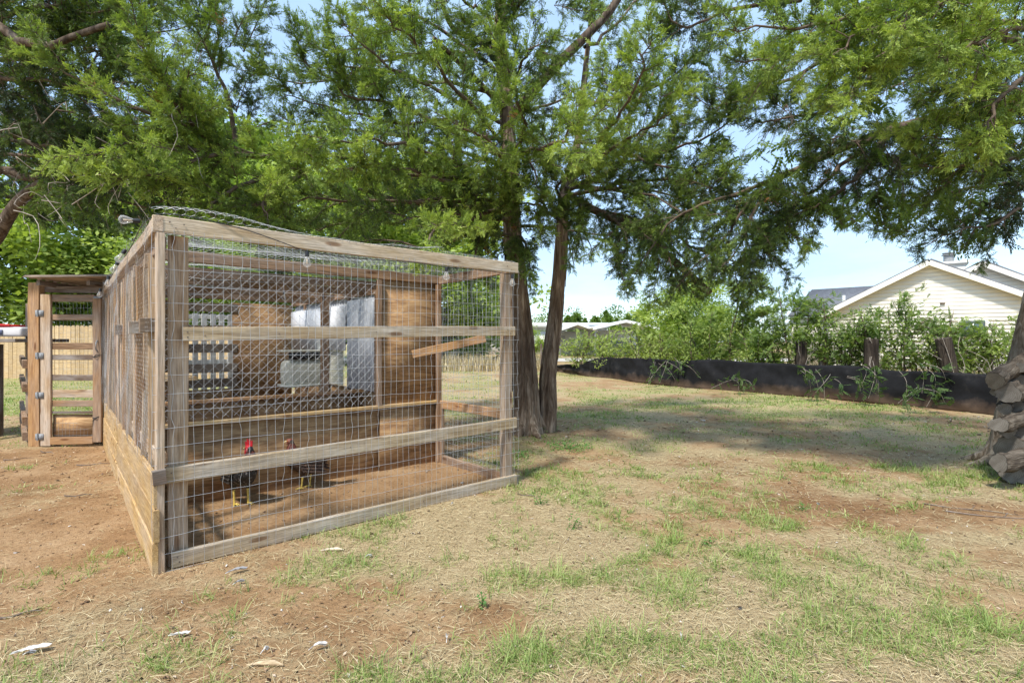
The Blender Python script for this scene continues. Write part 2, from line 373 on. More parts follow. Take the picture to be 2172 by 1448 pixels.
tag(mb.build('dead_grass', M['straw']), 'dry straw coloured dead grass lying over the soil', kind='stuff')
# green grass tufts
mb = MB()
def tufts(N, y0, y1, hmin, hmax, nb, wk, spread):
    x, y = scatter(N, y0, y1, 1.2); b_, g_, t_, d_, ins = masks(x, y)
    keep = RNG.random(N) < g_**1.3; x, y, g_ = x[keep], y[keep], g_[keep]; n = len(x)
    hh = hmin+(hmax-hmin)*RNG.random(n)*(.4+.6*g_); tt = np.clip(.45+.22*RNG.standard_normal(n), 0, 1)
    x = np.repeat(x, nb); y = np.repeat(y, nb); hh = np.repeat(hh, nb); tt = np.repeat(tt, nb); m = n*nb
    x = x+RNG.normal(0, spread, m); y = y+RNG.normal(0, spread, m)
    blade_mesh(mb, x, y, gh(x, y)-.003, hh*(.6+.8*RNG.random(m)), np.maximum(.003, y*wk)*(.7+.6*RNG.random(m)), R(12)+R(58)*RNG.random(m), RNG.random(m)*6.283, .05+.3*RNG.random(m), np.clip(tt+.12*RNG.standard_normal(m), 0, 1))
tufts(14000, 1.85, 5.5, .04, .15, 9, .0011, .022)
tufts(15000, 4.5, 12, .03, .10, 6, .0012, .045)
tufts(13000, 10, 30, .03, .08, 4, .0014, .09)
tag(mb.build('green_grass', M['grass']), 'patchy green grass tufts growing through the dry lawn', kind='stuff')
# small crumbs, twigs and dead leaves
mb = MB(); x, y = scatter(9000, 1.85, 9, 1.3); n = len(x)
b_, g_, t_, d_, ins = masks(x, y)
V = RNG.normal(0, 1, (n, 4, 3))*np.array([1, 1, .5])*(.0035+.006*RNG.random(n)**3)[:, None, None]*np.maximum(1, y/3.5)[:, None, None]
V += np.stack([x, y, gh(x, y)+.003], -1)[:, None, :]
base = np.arange(n)[:, None]*4
mb.add(V.reshape(-1, 3), np.concatenate([base+np.array([[0, 1, 2]]), base+np.array([[0, 2, 3]]), base+np.array([[0, 3, 1]]), base+np.array([[1, 3, 2]])]), np.repeat(RNG.random(n), 4))
tag(mb.build('soil_crumbs', leafmat('crumbs', [(0, (.06, .035, .02)), (.5, (.28, .15, .08)), (.85, (.48, .32, .2)), (1, (.7, .66, .6))], 0)), 'crumbs of soil, bark and chaff strewn over the ground', kind='stuff')

# dead leaves and bark chips
mb = MB(); x, y = scatter(2600, 1.85, 9, 1.3); b_, g_, t_, d_, ins = masks(x, y); kp = RNG.random(len(x)) < np.where(ins > .5, .35, 1); x = x[kp]; y = y[kp]; n = len(x)
a = RNG.random(n)*6.283; B_0 = basis(np.stack([np.cos(a), np.sin(a), RNG.normal(0, .25, n)], -1), np.array([0, 0, 1.])+RNG.normal(0, .35, (n, 3)))
mb.inst(np.array([[0, 0, 0], [.5, .22, .06], [1, 0, .0], [.5, -.2, .08]]), np.array([[0, 1, 2], [0, 2, 3]]), np.stack([x, y, gh(x, y)+.005], -1), B_0, (.010+.022*RNG.random(n)**2)*np.maximum(1, y/4), RNG.random(n))
tag(mb.build('leaf_litter', leafmat('litter', [(0, (.05, .03, .02)), (.35, (.20, .11, .06)), (.7, (.42, .29, .18)), (.93, (.55, .47, .38)), (1, (.66, .64, .62))], 0)), 'scattered dead leaves, chips and bits of down on the soil', kind='stuff')

# ------------------------------------------------------------ boards
def board_mesh(Lx, Wy, Hz, bev=.004, seg=4, warp_=.003, seed=0):
    r = np.random.default_rng(seed); b_ = min(bev, Wy*.3, Hz*.3); y, z = Wy/2, Hz/2
    prof = np.array([(-y+b_, -z), (y-b_, -z), (y, -z+b_), (y, z-b_), (y-b_, z), (-y+b_, z), (-y, z-b_), (-y, -z+b_)])
    xs = np.linspace(-Lx/2, Lx/2, seg+1)
    off = np.cumsum(r.normal(0, warp_, (seg+1, 2)), 0) if seg > 1 else np.zeros((seg+1, 2)); off -= np.linspace(off[0], off[-1], seg+1)
    V = np.concatenate([np.column_stack([np.full(8, x), prof+off[k]]) for k, x in enumerate(xs)])
    Fq = [[k*8+j, k*8+(j+1) % 8, k*8+8+(j+1) % 8, k*8+8+j] for k in range(seg) for j in range(8)]
    c0 = [7, 6, 5, 4, 3, 2, 1, 0]; c1 = [seg*8+j for j in range(8)]
    return V, Fq, [c0, c1]
_seed = [0]
def board(name, a, b_, wid, thick, mat, parent, side=(0, 0, 1), seg=4, warp_=.002, bev=.004, label=None):
    """board from a to b (local coords of parent); `side` = direction in which `wid` is measured"""
    a = Vector(a); b_ = Vector(b_); d = (b_-a); Lx = d.length; x = d.normalized(); zc = Vector(side); zc = (zc-x*zc.dot(x)).normalized(); y = zc.cross(x)
    _seed[0] += 1
    V, Fq, caps = board_mesh(Lx, thick, wid, bev, seg, warp_, _seed[0])
    me = bpy.data.meshes.new(name); me.from_pydata([tuple(v) for v in V], [], Fq+caps); me.materials.append(mat); me.update()
    o = bpy.data.objects.new(name, me); COL.objects.link(o); o.parent = parent
    m = Matrix.Identity(4)
    for i_ in range(3): m[i_][0] = x[i_]; m[i_][1] = y[i_]; m[i_][2] = zc[i_]; m[i_][3] = (a[i_]+b_[i_])/2
    o.matrix_local = m
    if label: o['label'] = label
    return o

# ------------------------------------------------------------ chicken coop (local: x along the front, y back, z up)
RZ = math.atan2(U[1], U[0])
coop = empty('chicken_run', (OC[0], OC[1], 0), RZ, label='long timber chicken run with wire mesh front and chicken wire roof', cat='chicken run')
def frontz(zl, zr, u): return zl+(zr-zl)*u/CW
W_, RA, BR, HO, PL = M['weather'], M['rail'], M['brown'], M['honey'], M['ply']
# front frame
board('corner_post', (-.022, -.045, -.03), (-.022, -.045, 1.905), .04, .088, W_, coop, side=(1, 0, 0), seg=6)
board('front_post', (.072, .0, -.03), (.072, .0, 1.905), .10, .04, W_, coop, side=(1, 0, 0), seg=6)
board('front_post', (2.605, .0, -.03), (2.605, .0, 1.905), .085, .085, W_, coop, side=(1, 0, 0), seg=6)
board('top_beam', (-.06, -.062, 1.955), (2.68, -.062, 1.955), .092, .04, RA, coop, seg=8)
board('front_rail', (.085, -.045, 1.332), (2.66, -.045, 1.384), .082, .038, RA, coop, seg=8, label='pale upper rail across the mesh front')
board('front_rail', (.0, -.045, .522), (2.68, -.045, .552), .092, .038, RA, coop, seg=8, label='grey lower rail across the mesh front')
board('bottom_beam', (.03, -.045, .030), (2.68, -.045, .036), .088, .038, RA, coop, seg=8)
board('brace_block', (-.062, -.093, .525), (.0, -.093, .53), .085, .03, M['dark'], coop, seg=1)
# left wall
board('top_plate', (-.035, -.085, 1.955), (-.035, CL, 1.93), .085, .045, W_, coop, seg=10, warp_=.006)
board('top_plate', (.0, .03, 1.86), (.0, CL, 1.84), .085, .038, BR, coop, seg=8)
board('side_rail', (.0, .03, .60), (.0, CL, .62), .085, .038, W_, coop, seg=8)
board('bottom_beam', (.0, .03, .03), (.0, CL, .03), .088, .038, W_, coop, seg=6)
studs = [.36, .62, 1.02, 1.30, 1.62, 1.95, 2.30, 2.62, 3.0, 3.35, 3.75, 4.1, 4.5, 4.95, 5.4, 5.85]
for k, s_ in enumerate(studs):
    board('stud', (.0, s_, .08), (.0+random.uniform(-.01, .01), s_+random.uniform(-.03, .03), 1.83), .085 if k % 3 else .07, .038, [M['tan'], W_, M['cedarpost']][k % 3], coop, side=(1, .15*((k % 4)-1.5), 0), seg=5, warp_=.005)
for s_, z_ in ((.31, 1.39), (1.0, 1.39), (2.27, 1.395)):
    board('beam_end', (-.085, s_, z_), (.03, s_, z_), .09, .075, M['dark2'], coop, seg=1)
for s_ in (.40, 1.1, 1.7, 2.6): board('joist_end', (-.05, s_, 1.80), (.04, s_, 1.80), .088, .04, W_, coop, seg=1)
pl = [(-.1, 2.45, 3), (2.47, 5.9, 3)]
for a, b_, n_ in pl:
    zz = 0.0
    for k in range(3):
        h_ = .185
        board('side_plank', (-.050+.004*k, a+random.uniform(-.01, .02), zz+h_/2-.02), (-.050+.004*k, b_, zz+h_/2-.02+random.uniform(-.008, .01)), h_-.007, .028, HO, coop, seg=8, warp_=.003)
        zz += h_
# roof joists
for v_, mat in ((1.16, BR), (2.15, BR), (3.0, BR), (4.0, BR), (5.0, BR)):
    board('roof_joist', (.0, v_, 1.955), (CW, v_, 1.955), .088, .038, mat, coop, seg=6)
board('top_plate', (CW, -.03, 1.955), (CW, CL, 1.945), .088, .04, BR, coop, seg=8)
# right side of the open run
board('side_rail', (CW-.01, .05, .62), (CW-.01, 1.16, .615), .085, .038, M['cedarpost'], coop, seg=3)
board('side_post', (CW-.01, 1.10, -.02), (CW-.01, 1.10, .63), .06, .04, BR, coop, side=(0, 1, 0), seg=3)
board('perch', (2.60, .30, 1.32), (2.02, .66, 1.17), .075, .04, M['cedarpost'], coop, seg=2)
board('bottom_beam', (CW, .02, .03), (CW, 1.16, .03), .088, .038, BR, coop, seg=3)
# partition 1
def sheet(name, x0, x1, y, z0, z1, mat, t=.014, axis='x', parent=None, label=None):
    if axis == 'x': c = ((x0+x1)/2, y, (z0+z1)/2); d = (x1-x0, t, z1-z0)
    else: c = (y, (x0+x1)/2, (z0+z1)/2); d = (t, x1-x0, z1-z0)
    m_ = MB(); m_.box((0, 0, 0), d); o = m_.build(name, mat, parent or coop); o.location = c
    if label: o['label'] = label
    return o
sheet('plywood_panel', .0, 1.94, 1.19, -.05, .615, PL); sheet('plywood_panel', 1.945, 2.63, 1.165, -.03, .66, PL)
sheet('plywood_panel', 1.95, 2.63, 1.17, .665, 1.91, PL, label='tall weathered plywood sheet closing the partition')
board('partition_rail', (.0, 1.165, .635), (2.63, 1.150, .645), .03, .05, M['honey'], coop, seg=4)
board('partition_post', (1.93, 1.15, .65), (1.93, 1.15, 1.9), .05, .038, BR, coop, side=(1, 0, 0))
board('partition_post', (2.61, 1.13, .0), (2.61, 1.13, 1.9), .05, .05, BR, coop, side=(1, 0, 0))
# partition 2
sheet('plywood_panel', .0, 2.63, 3.02, .0, .60, PL)
board('partition_rail', (.0, 3.0, .62), (2.63, 3.0, .63), .04, .06, M['cedarpost'], coop, seg=4)
board('partition_post', (2.10, 3.0, .64), (2.10, 3.0, 1.9), .1, .05, BR, coop, side=(1, 0, 0))
# back wall
sheet('plywood_panel', 1.68, 2.63, CL, 0, 1.93, PL); sheet('plywood_panel', 0, .85, CL, 0, 1.93, PL)
sheet('plywood_panel', .85, 1.68, CL, 0, .52, PL)
for k, z_ in enumerate((.62, .86, 1.18, 1.48, 1.84)): board('back_slat', (.8, CL, z_), (1.75, CL, z_), .14, .03, M['dark2'], coop, seg=2)
# right wall of the rear compartments
for v_ in (1.9, 2.6, 3.45, 4.3, 5.2): board('stud', (CW-.02, v_, .0), (CW-.02, v_, 1.9), .05, .04, BR, coop, side=(0, 1, 0), seg=3)
def corr(name, y0, y1, x, z0, z1, mat, pitch=.09, amp=.012, label=None):
    ys = np.arange(y0, y1+.001, pitch/4); m_ = MB(); k = len(ys); xx = x+amp*np.sin((ys-y0)/pitch*2*math.pi)
    V = np.concatenate([np.column_stack([xx, ys, np.full(k, z0)]), np.column_stack([xx, ys, np.full(k, z1)])])
    Q_ = [[q, q+1, k+q+1, k+q] for q in range(k-1)]; m_.add(V, Q_); o = m_.build(name, mat, coop)
    s = o.modifiers.new('t', 'SOLIDIFY'); s.thickness = .003
    if label: o['label'] = label
    return o
corr('metal_sheet', 2.3, 3.5, CW-.035, .64, 1.86, M['greysheet'], label='grey ribbed metal sheet')
corr('metal_sheet', 2.3, 5.85, CW+.035, 1.30, 1.90, M['greysheet'])
sheet('white_panel', 3.5, 5.8, CW-.05, 1.16, 1.80, M['whitesheet'], .01, 'y')
for k in range(6): board('cream_board', (CW+.0, 3.7, .70+k*.1), (CW+.0, 5.85, .70+k*.1), .097, .015, M['cream'], coop, seg=1)
sheet('plywood_panel', 1.18, 5.85, CW+.03, .0, .64, PL, .012, 'y')
board('nest_shelf', (.35, 1.9, .95), (.35, 2.9, .95), .30, .03, M['honey'], coop, side=(1, 0, 0), seg=2)

nm_ = MB(); nm_.tube([(0, 0, 0), (0, -.0025, 0)], [.0045, .004], 8); nl0 = nm_.build('nail', M['dark'], coop); nl0.location = (.11, -.0645, 1.345)
for x_, z_ in ((.11, 1.315), (.20, 1.325), (.62, 1.34), (1.3, 1.36), (2.0, 1.37), (2.57, 1.395), (2.60, 1.365), (.03, .535), (.04, .505), (.55, .53), (1.1, .54), (2.6, .57), (2.62, .535), (.06, .045), (.07, .015), (.8, .03), (1.7, .035), (2.6, .05), (2.61, .02), (.02, 1.97), (.05, 1.94), (.09, 1.965), (.95, 1.955), (2.55, 1.96), (2.6, 1.935)):
    o = bpy.data.objects.new('nail', nl0.data); COL.objects.link(o); o.parent = coop; o.location = (x_, -.083 if z_ > 1.9 else -.0645, z_)
# wire work
def wiretube(mb_, p, r=.0015, n=4): mb_.tube(p, r, n, cap=False)
def welded(name, p0, du, wid, z0, z1, su, sz, r, parent, wob=.004, back=.0):
    """welded mesh sheet in the plane through p0 along du"""
    m_ = MB(); du = np.asarray(du, float); nrm = np.array([du[1], -du[0], 0]); nu = int(wid/su); nz = int((z1-z0)/sz)
    def pt(u_, z_, e=0):
        q = np.asarray(p0)+du*u_+nrm*(.006*math.sin(u_*5+z_*3)+.004*math.sin(z_*11+u_*2)+e); return [q[0], q[1], z_]
    for k in range(nu+1):
        ph = random.random()*6; kink = random.random() < .3; zs = np.linspace(z0, z1, nz*2+1)
        off = [wob*.6*math.sin(z_*6+ph)+(random.gauss(0, wob*.8) if kink else 0) for z_ in zs]
        wiretube(m_, [pt(k*su+off[q], zs[q]) for q in range(len(zs))], r)
    for k in range(nz+1):
        z_ = z0+k*sz; ph = random.random()*6; us = np.linspace(0, wid, 40)
        wiretube(m_, [pt(u_, z_+wob*math.sin(u_*4+ph)+random.gauss(0, wob*.25), .002) for u_ in us], r)
    return m_.build(name, M['wire'], parent)
welded('welded_mesh', (-.065, -.080, 0), (1, 0, 0), 2.76, -.02, 1.93, .0508, .1016, .00115, coop, .0055)
welded('welded_mesh', (CW+.05, .0, 0), (0, 1, 0), 1.2, .0, 1.93, .0508, .0508, .0010, coop, .003)
# chain link partition gate
m_ = MB(); x0, x1, z0, z1 = .04, 1.90, .66, 1.88; st = .078
for sgn in (1, -1):
    c = -4.0
    while c < 6:
        pts = []
        for t in np.arange(x0, x1+.001, st/2):
            z_ = (z0+sgn*(t-c)*1.0)
            if z0 <= z_ <= z1: pts.append((t, 1.125+(.003 if int(round(t/st*2)) % 2 else -.003)*sgn, z_))
        if len(pts) > 1: wiretube(m_, pts, .0010)
        c += st
m_.build('chain_link', M['wire'], coop)
# chicken wire (hexagonal) on the roof and the left wall
def hexwire(name, nu, nv, cell, fn, r, parent):
    m_ = MB(); a = cell
    for iu in range(nu):
        for iv in range(nv):
            x_ = iu*a+(a/2 if iv % 2 else 0); y_ = iv*a*.866
            c = np.array([x_, y_]); h = a*.5/math.cos(math.pi/6)
            pts = [c+h*np.array([math.sin(q*math.pi/3), math.cos(q*math.pi/3)]) for q in (1, 0, 5, 4)]
            wp = [fn(*q) for q in pts]
            if any(q is None for q in wp): continue
            m_.tube(wp, r, 3, cap=False)
    return m_.build(name, M['wire'], parent)
def rooff(x_, y_):
    if x_ > 2.72 or y_ > 6.0: return None
    v_ = y_-.10; ph = (v_ % 1.05)/1.05
    sag = -.055*math.sin(ph*math.pi)*(.6+.4*math.sin(x_*2.1))
    lift = .05*math.exp(-((v_+.02)/.12)**2)*(.6+.6*math.sin(x_*3+1))*(x_ < 1.9)
    z_ = 2.012+sag+max(0, lift)+.022*(vn(x_, y_, .22, 4)-.5)+.03*(vn(x_, y_, .6, 5)-.5)
    return (x_-.04, v_, z_)
hexwire('chicken_wire', 53, 135, .052, rooff, .0011, coop)
def leftf(x_, y_):
    z_ = 2.0-x_
    if z_ < .50: return None
    o_ = .035*(vn(y_, z_, .45, 6)-.35)+.02*(vn(y_, z_, .15, 7)-.5)
    return (-.062-max(0, o_), y_+.1, z_)
hexwire('chicken_wire', 30, 125, .052, leftf, .0007, coop)

# ------------------------------------------------------------ string lights
sl = empty('string_lights', (OC[0], OC[1], 0), RZ, label='black cord of clear string bulbs draped along the top beams', cat='string lights')
m_ = MB()
run = [(-.3, 6.2, 1.88), (-.09, 5.8, 1.90), (-.085, 4.6, 1.92), (-.08, 3.4, 1.90), (-.085, 2.0, 1.94), (-.085, .9, 1.93), (-.08, .2, 2.0), (-.02, -.02, 2.03), (.15, -.06, 2.02), (.40, -.095, 1.985), (.62, -.10, 1.93), (.78, -.10, 1.885), (1.1, -.095, 1.875), (1.6, -.09, 1.90), (1.9, -.095, 1.885), (2.3, -.09, 1.90), (2.58, -.095, 1.885), (2.75, -.05, 1.95)]
pr = np.array(run); tt = np.linspace(0, len(pr)-1, 150)
cord = np.stack([np.interp(tt, range(len(pr)), pr[:, q]) for q in range(3)], -1)
ker = np.ones(7)/7
for q in range(3): cord[3:-3, q] = np.convolve(cord[:, q], ker, 'valid')
m_.tube(cord, .003, 5); m_.build('cord', M['black'], sl)
mg, n, b, o = newmat('clear_glass'); b.inputs['Base Color'].default_value = (.9, .9, .9, 1); b.inputs['Roughness'].default_value = .05
tr = n.nodes.new('ShaderNodeBsdfTransparent'); ms = n.nodes.new('ShaderNodeMixShader'); lw = node(n, 'ShaderNodeLayerWeight', Blend=.5)
mr_ = node(n, 'ShaderNodeMapRange'); mr_.inputs['To Min'].default_value = .06; mr_.inputs['To Max'].default_value = .42; n.links.new(lw.outputs['Facing'], mr_.inputs['Value'])
n.links.new(mr_.outputs[0], ms.inputs[0]); n.links.new(tr.outputs[0], ms.inputs[1]); n.links.new(b.outputs[0], ms.inputs[2]); n.links.new(ms.outputs[0], o.inputs[0])
def bulb(p, d):
    p = np.array(p); d = np.array(d)/np.linalg.norm(d)
    m1 = MB(); m1.tube([p, p+d*.012, p+d*.034], [.012, .014, .013], 8); s_ = m1.build('socket', M['black'], sl)
    m2 = MB(); hs = [.034, .045, .06, .078, .092, .100, .104]; rs = [.011, .014, .020, .026, .024, .015, .003]
    m2.tube([p+d*h for h in hs], rs, 12); bb = m2.build('bulb', mg, sl, smooth=True)
    m3 = MB(); m3.tube([p+d*.04, p+d*.06, p+d*.082], [.003, .005, .004], 5); m3.build('filament', M['rail'], bb)
for p, d in (((.78, -.115, 1.885), (0, 0, -1)), ((1.88, -.115, 1.885), (0, 0, -1)), ((2.58, -.115, 1.885), (0, 0, -1)), ((-.095, .16, 2.0), (-1, .2, 0)), ((-.11, .9, 1.93), (-.5, 0, -1)), ((-.11, 1.5, 1.92), (-.4, 0, -1)),
             ((-.11, 2.6, 1.91), (-.1, 0, -1)), ((-.11, 4.0, 1.90), (-.1, 0, -1)), ((-.12, 5.2, 1.9), (-.1, 0, -1)), ((1.6, 3.0, 1.90), (0, 0, -1))): bulb(p, d)

# ------------------------------------------------------------ things inside the run
def lathe(mb_, c, prof, n_=16, **k): mb_.tube([(c[0], c[1], c[2]+h) for r_, h in prof], [r_ for r_, h in prof], n_, **k)
cu = lambda u_, v_, z_=0: (OC[0]+U[0]*u_+Vv[0]*v_, OC[1]+U[1]*u_+Vv[1]*v_, z_)
fe = empty('feeder', cu(.12, 2.15, 1.18), label='red plastic poultry feeder hanging behind the side studs', cat='feeder')
m_ = MB(); lathe(m_, (0, 0, 0), [(.10, 0), (.12, .02), (.12, .06), (.075, .065), (.07, .19), (.085, .2), (.03, .24)], 14); m_.build('tray', M['red'], fe, smooth=False); fe.scale = (.7, .7, .7)
m_ = MB(); m_.tube([(0, 0, .24), (0, 0, .86)], .002, 4); m_.build('hanger', M['wire'], fe)
bx = empty('nest_box', cu(2.28, 4.35, .62), RZ, label='off white rounded nest box on the ledge behind the chain link', cat='nest box')
m_ = MB(); m_.box((0, 0, .2), (.55, .4, .4)); o = m_.build('shell', M['cream'], bx); bv = o.modifiers.new('b', 'BEVEL'); bv.width = .09; bv.segments = 4
m_ = MB(); m_.box((0, -.19, .46), (.5, .04, .1)); m_.build('slot', M['black'], bx)
board('lid', (-.3, 0, .53), (.3, 0, .53), .45, .02, M['cream'], bx, side=(0, 1, 0), seg=1)
m_ = MB(); m_.box((0, -.01, .02), (.6, .42, .03)); m_.build('base', M['cream'], bx)
# white shutter behind the back wall
sh = empty('white_shutter', cu(1.1, CL+.35, 0), RZ, label='white slatted shutter panel standing behind the rear slats of the run', cat='shutter')
for k in range(7):
    board('slat', (-.15+k*.13, 0, .1), (-.15+k*.13, .02*(k % 2), 1.75), .085, .018, M['white'], sh, side=(1, .2, 0), seg=2)
for z_ in (.15, .95, 1.7): board('rail', (-.22, .03, z_), (.72, .03, z_), .07, .02, M['white'], sh, seg=1)

# ------------------------------------------------------------ gate at the far end of the run
GY = 6.45
def gp(px, py, dy=0): q = P(px, py, GY+dy); return tuple(q)
gt = empty('wooden_gate', (P(80, 945, GY)[0], GY, 0), label='narrow slatted timber gate hung on an orange post beside the run', cat='gate')
gx0 = gt.location.x
lx = lambda px: P(px, 0, GY)[0]-gx0
lz = lambda py: P(0, py, GY)[2]
board('post', (lx(78), .0, -.05), (lx(78), 0, lz(600)), .14, .09, M['cedarpost'], gt, side=(1, 0, 0), seg=6, warp_=.003)
board('stile', (lx(106), -.05, lz(943)), (lx(106), -.05, lz(625)), .125, .035, W_, gt, side=(1, 0, 0), seg=5)
board('stile', (lx(214), -.05, lz(935)), (lx(214), -.05, lz(628)), .105, .035, BR, gt, side=(1, 0, 0), seg=5)
for y0, y1, mt in ((625, 640, BR), (667, 679, BR), (727, 741, BR), (752, 763, M['dark']), (794, 806, M['dark']), (826, 842, W_), (848, 861, BR), (871, 876, M['dark'])):
    board('rail', (lx(116), -.03, lz((y0+y1)/2)), (lx(206), -.03, lz((y0+y1)/2)), (y1-y0)*GY/F, .03, mt, gt, seg=2)
board('bottom_rail', (lx(115), -.05, lz(933)), (lx(205), -.05, lz(931)), .09, .035, M['cedarpost'], gt, seg=2)
sheet('kick_board', lx(115), lx(206), -.01, lz(926), lz(878), PL, .012, 'x', gt)
welded('wire_mesh', (lx(112), -.012, 0), (1, 0, 0), .56, lz(935), lz(632), .045, .075, .0010, gt, .003)
for y_ in (665, 754, 837, 924):
    m_ = MB(); m_.box((lx(95), -.073, lz(y_)), (.10, .006, .075)); m_.tube([(lx(92), -.08, lz(y_)-.045), (lx(92), -.08, lz(y_)+.045)], .008, 6)
    for q in (-.03, .03): m_.tube([(lx(95)+q, -.08, lz(y_)+.015), (lx(95)+q, -.074, lz(y_)+.015)], .006, 6)
    m_.build('hinge', M['metal'], gt)
m_ = MB(); m_.tube([(lx(216), -.07, lz(745)), (lx(217), -.10, lz(740)), (lx(217), -.10, lz(727)), (lx(216), -.07, lz(722))], .008, 6); m_.build('handle', M['metal'], gt)
m_ = MB(); m_.box((lx(217), -.075, lz(632)), (.09, .01, .03)); m_.tube([(lx(209), -.085, lz(632)), (lx(225), -.085, lz(634))], .006, 6); m_.build('latch', M['metal'], gt)
m_ = MB(); m_.tube([(lx(206), -.07, lz(756)), (lx(214), -.085, lz(757)), (lx(224), -.06, lz(752)), (lx(214), -.08, lz(752)), (lx(207), -.06, lz(758))], .005, 5)
m_.tube([(lx(206), -.07, lz(885)), (lx(214), -.085, lz(884)), (lx(222), -.06, lz(880)), (lx(207), -.07, lz(889)), (lx(206), -.06, lz(915))], .005, 5); m_.build('wire_tie', M['black'], gt)
board('top_beam', (lx(70), .05, lz(612)), (lx(222), .05, lz(615)), .08, .04, M['dark'], gt, seg=2)
bxx = (63-1086)/F*(GY+.3)-gx0
board('back_post', (bxx, .3, -.02), (bxx, .3, lz(640)), .07, .05, M['dark2'], gt, side=(1, 0, 0), seg=2)
for y_ in (772, 822, 892, 924): board('side_slat', (lx(63), -.06, lz(y_)), (lx(60)-1.6, 1.6, lz(y_)+.02), .1, .05, BR, gt, seg=2)
# corrugated tin roof sheet over the gate
m_ = MB(); ny_ = 90; ys = np.linspace(-.35, 1.45, ny_); zr = 2.06-gt.location.z-.03*(ys+.35)+.016*np.sin(ys/.11*6.283)
X0, X1 = lx(103), lx(226)+.35
m_.add(np.concatenate([np.column_stack([np.full(ny_, X0), ys, zr]), np.column_stack([np.full(ny_, X1), ys, zr+.01])]), [[q, q+1, ny_+q+1, ny_+q] for q in range(ny_-1)])
o = m_.build('tin_sheet', M['rust'], gt); s_ = o.modifiers.new('t', 'SOLIDIFY'); s_.thickness = .003
for x_ in (lx(112), lx(215)): board('rafter', (x_, -.2, 2.0), (x_, 1.4, 1.97), .06, .04, M['dark'], gt, seg=1)

# table and tote at the left edge
tb = empty('work_table', (P(25, 0, 6.6)[0], 6.9, 0), label='weathered grey board table behind the gate post', cat='table')
zt = P(0, 722, 6.6)[2]
for k in range(4): board('table_top', (-1.5, -.35+k*.2, zt), (.18, -.35+k*.2, zt), .19, .045, M['dark'], tb, side=(0, 1, 0), seg=2)
for a in (-1.4, -.66):
    for c in (-.3, .2): board('leg', (a, c, 0), (a, c, zt-.05), .07, .07, M['dark'], tb, side=(1, 0, 0), seg=1)
to = empty('storage_tote', (P(14, 0, 6.7)[0], 6.75, zt+.052), label='cloudy plastic tote with red lid on the table at the left edge', cat='tote')
m_ = MB(); m_.box((0, 0, .06), (.62, .36, .12)); o = m_.build('tub', M['clearbox'], to); bv = o.modifiers.new('b', 'BEVEL'); bv.width = .03; bv.segments = 3
m_ = MB(); m_.box((-.02, 0, .135), (.40, .33, .03)); m_.tube([(-.25, -.17, .10), (-.02, -.18, .15), (.16, -.17, .145)], .012, 6); o = m_.build('lid', M['red'], to)
m_ = MB(); m_.box((-.02, -.188, .05), (.2, .01, .07)); m_.build('label_patch', plain('navy', (.12, .14, .22), .5), to)

# ------------------------------------------------------------ trees
def smooth_curve(pts, n_):
    pts = np.asarray(pts, float); k = len(pts); t = np.linspace(0, k-1, n_)
    o_ = []
    for tt_ in t:
        i_ = min(int(tt_), k-2); f_ = tt_-i_
        p0 = pts[max(i_-1, 0)]; p1 = pts[i_]; p2 = pts[i_+1]; p3 = pts[min(i_+2, k-1)]
        o_.append(.5*((2*p1)+(-p0+p2)*f_+(2*p0-5*p1+4*p2-p3)*f_**2+(-p0+3*p1-3*p2+p3)*f_**3))
    return np.array(o_)
def spray_template(seed, kind='cedar'):
    r = np.random.default_rng(seed); V = []; T = []; ti = []
    def leaf(a, d, l, w, t):
        a = np.array(a); d = np.array(d)/np.linalg.norm(d); s_ = np.cross(d, [0, 0, 1.])+r.normal(0, .35, 3); s_ /= np.linalg.norm(s_); k = len(V)
        V.extend([a, a+d*l*.45+s_*w, a+d*l, a+d*l*.45-s_*w]); T.extend([[k, k+1, k+2], [k, k+2, k+3]]); ti.extend([t-.08, t, t+.12, t])
    for q in range(11):
        x_ = .02+.9*q/11; sd_ = 1 if q % 2 else -1; l = (.34*(1-x_*.6))*(.7+.6*r.random())
        leaf([x_*.8, 0, 0], [.75, sd_*(.5+.5*r.random()), r.normal(0, .45)], l, .046, (x_-.5)*.12)
    leaf([.7, 0, 0], [1, 0, r.normal(0, .1)], .35, .045, .1)
    return np.array(V), np.array(T), np.array(ti)
CT = [spray_template(s_) for s_ in range(8)]
def needles(mb_, pos, dirs, size, tint, mi=0):
    pos = np.asarray(pos); dirs = np.asarray(dirs); n_ = len(pos); w_ = RNG.integers(0, 8, n_)
    up = np.array([0, 0, 1.])+RNG.normal(0, .6, (n_, 3)); B = basis(dirs, up)
    for k in range(8):
        q = w_ == k
        if q.any(): mb_.inst(CT[k][0], CT[k][1], pos[q], B[q], size[q], tint[q], CT[k][2], mi)
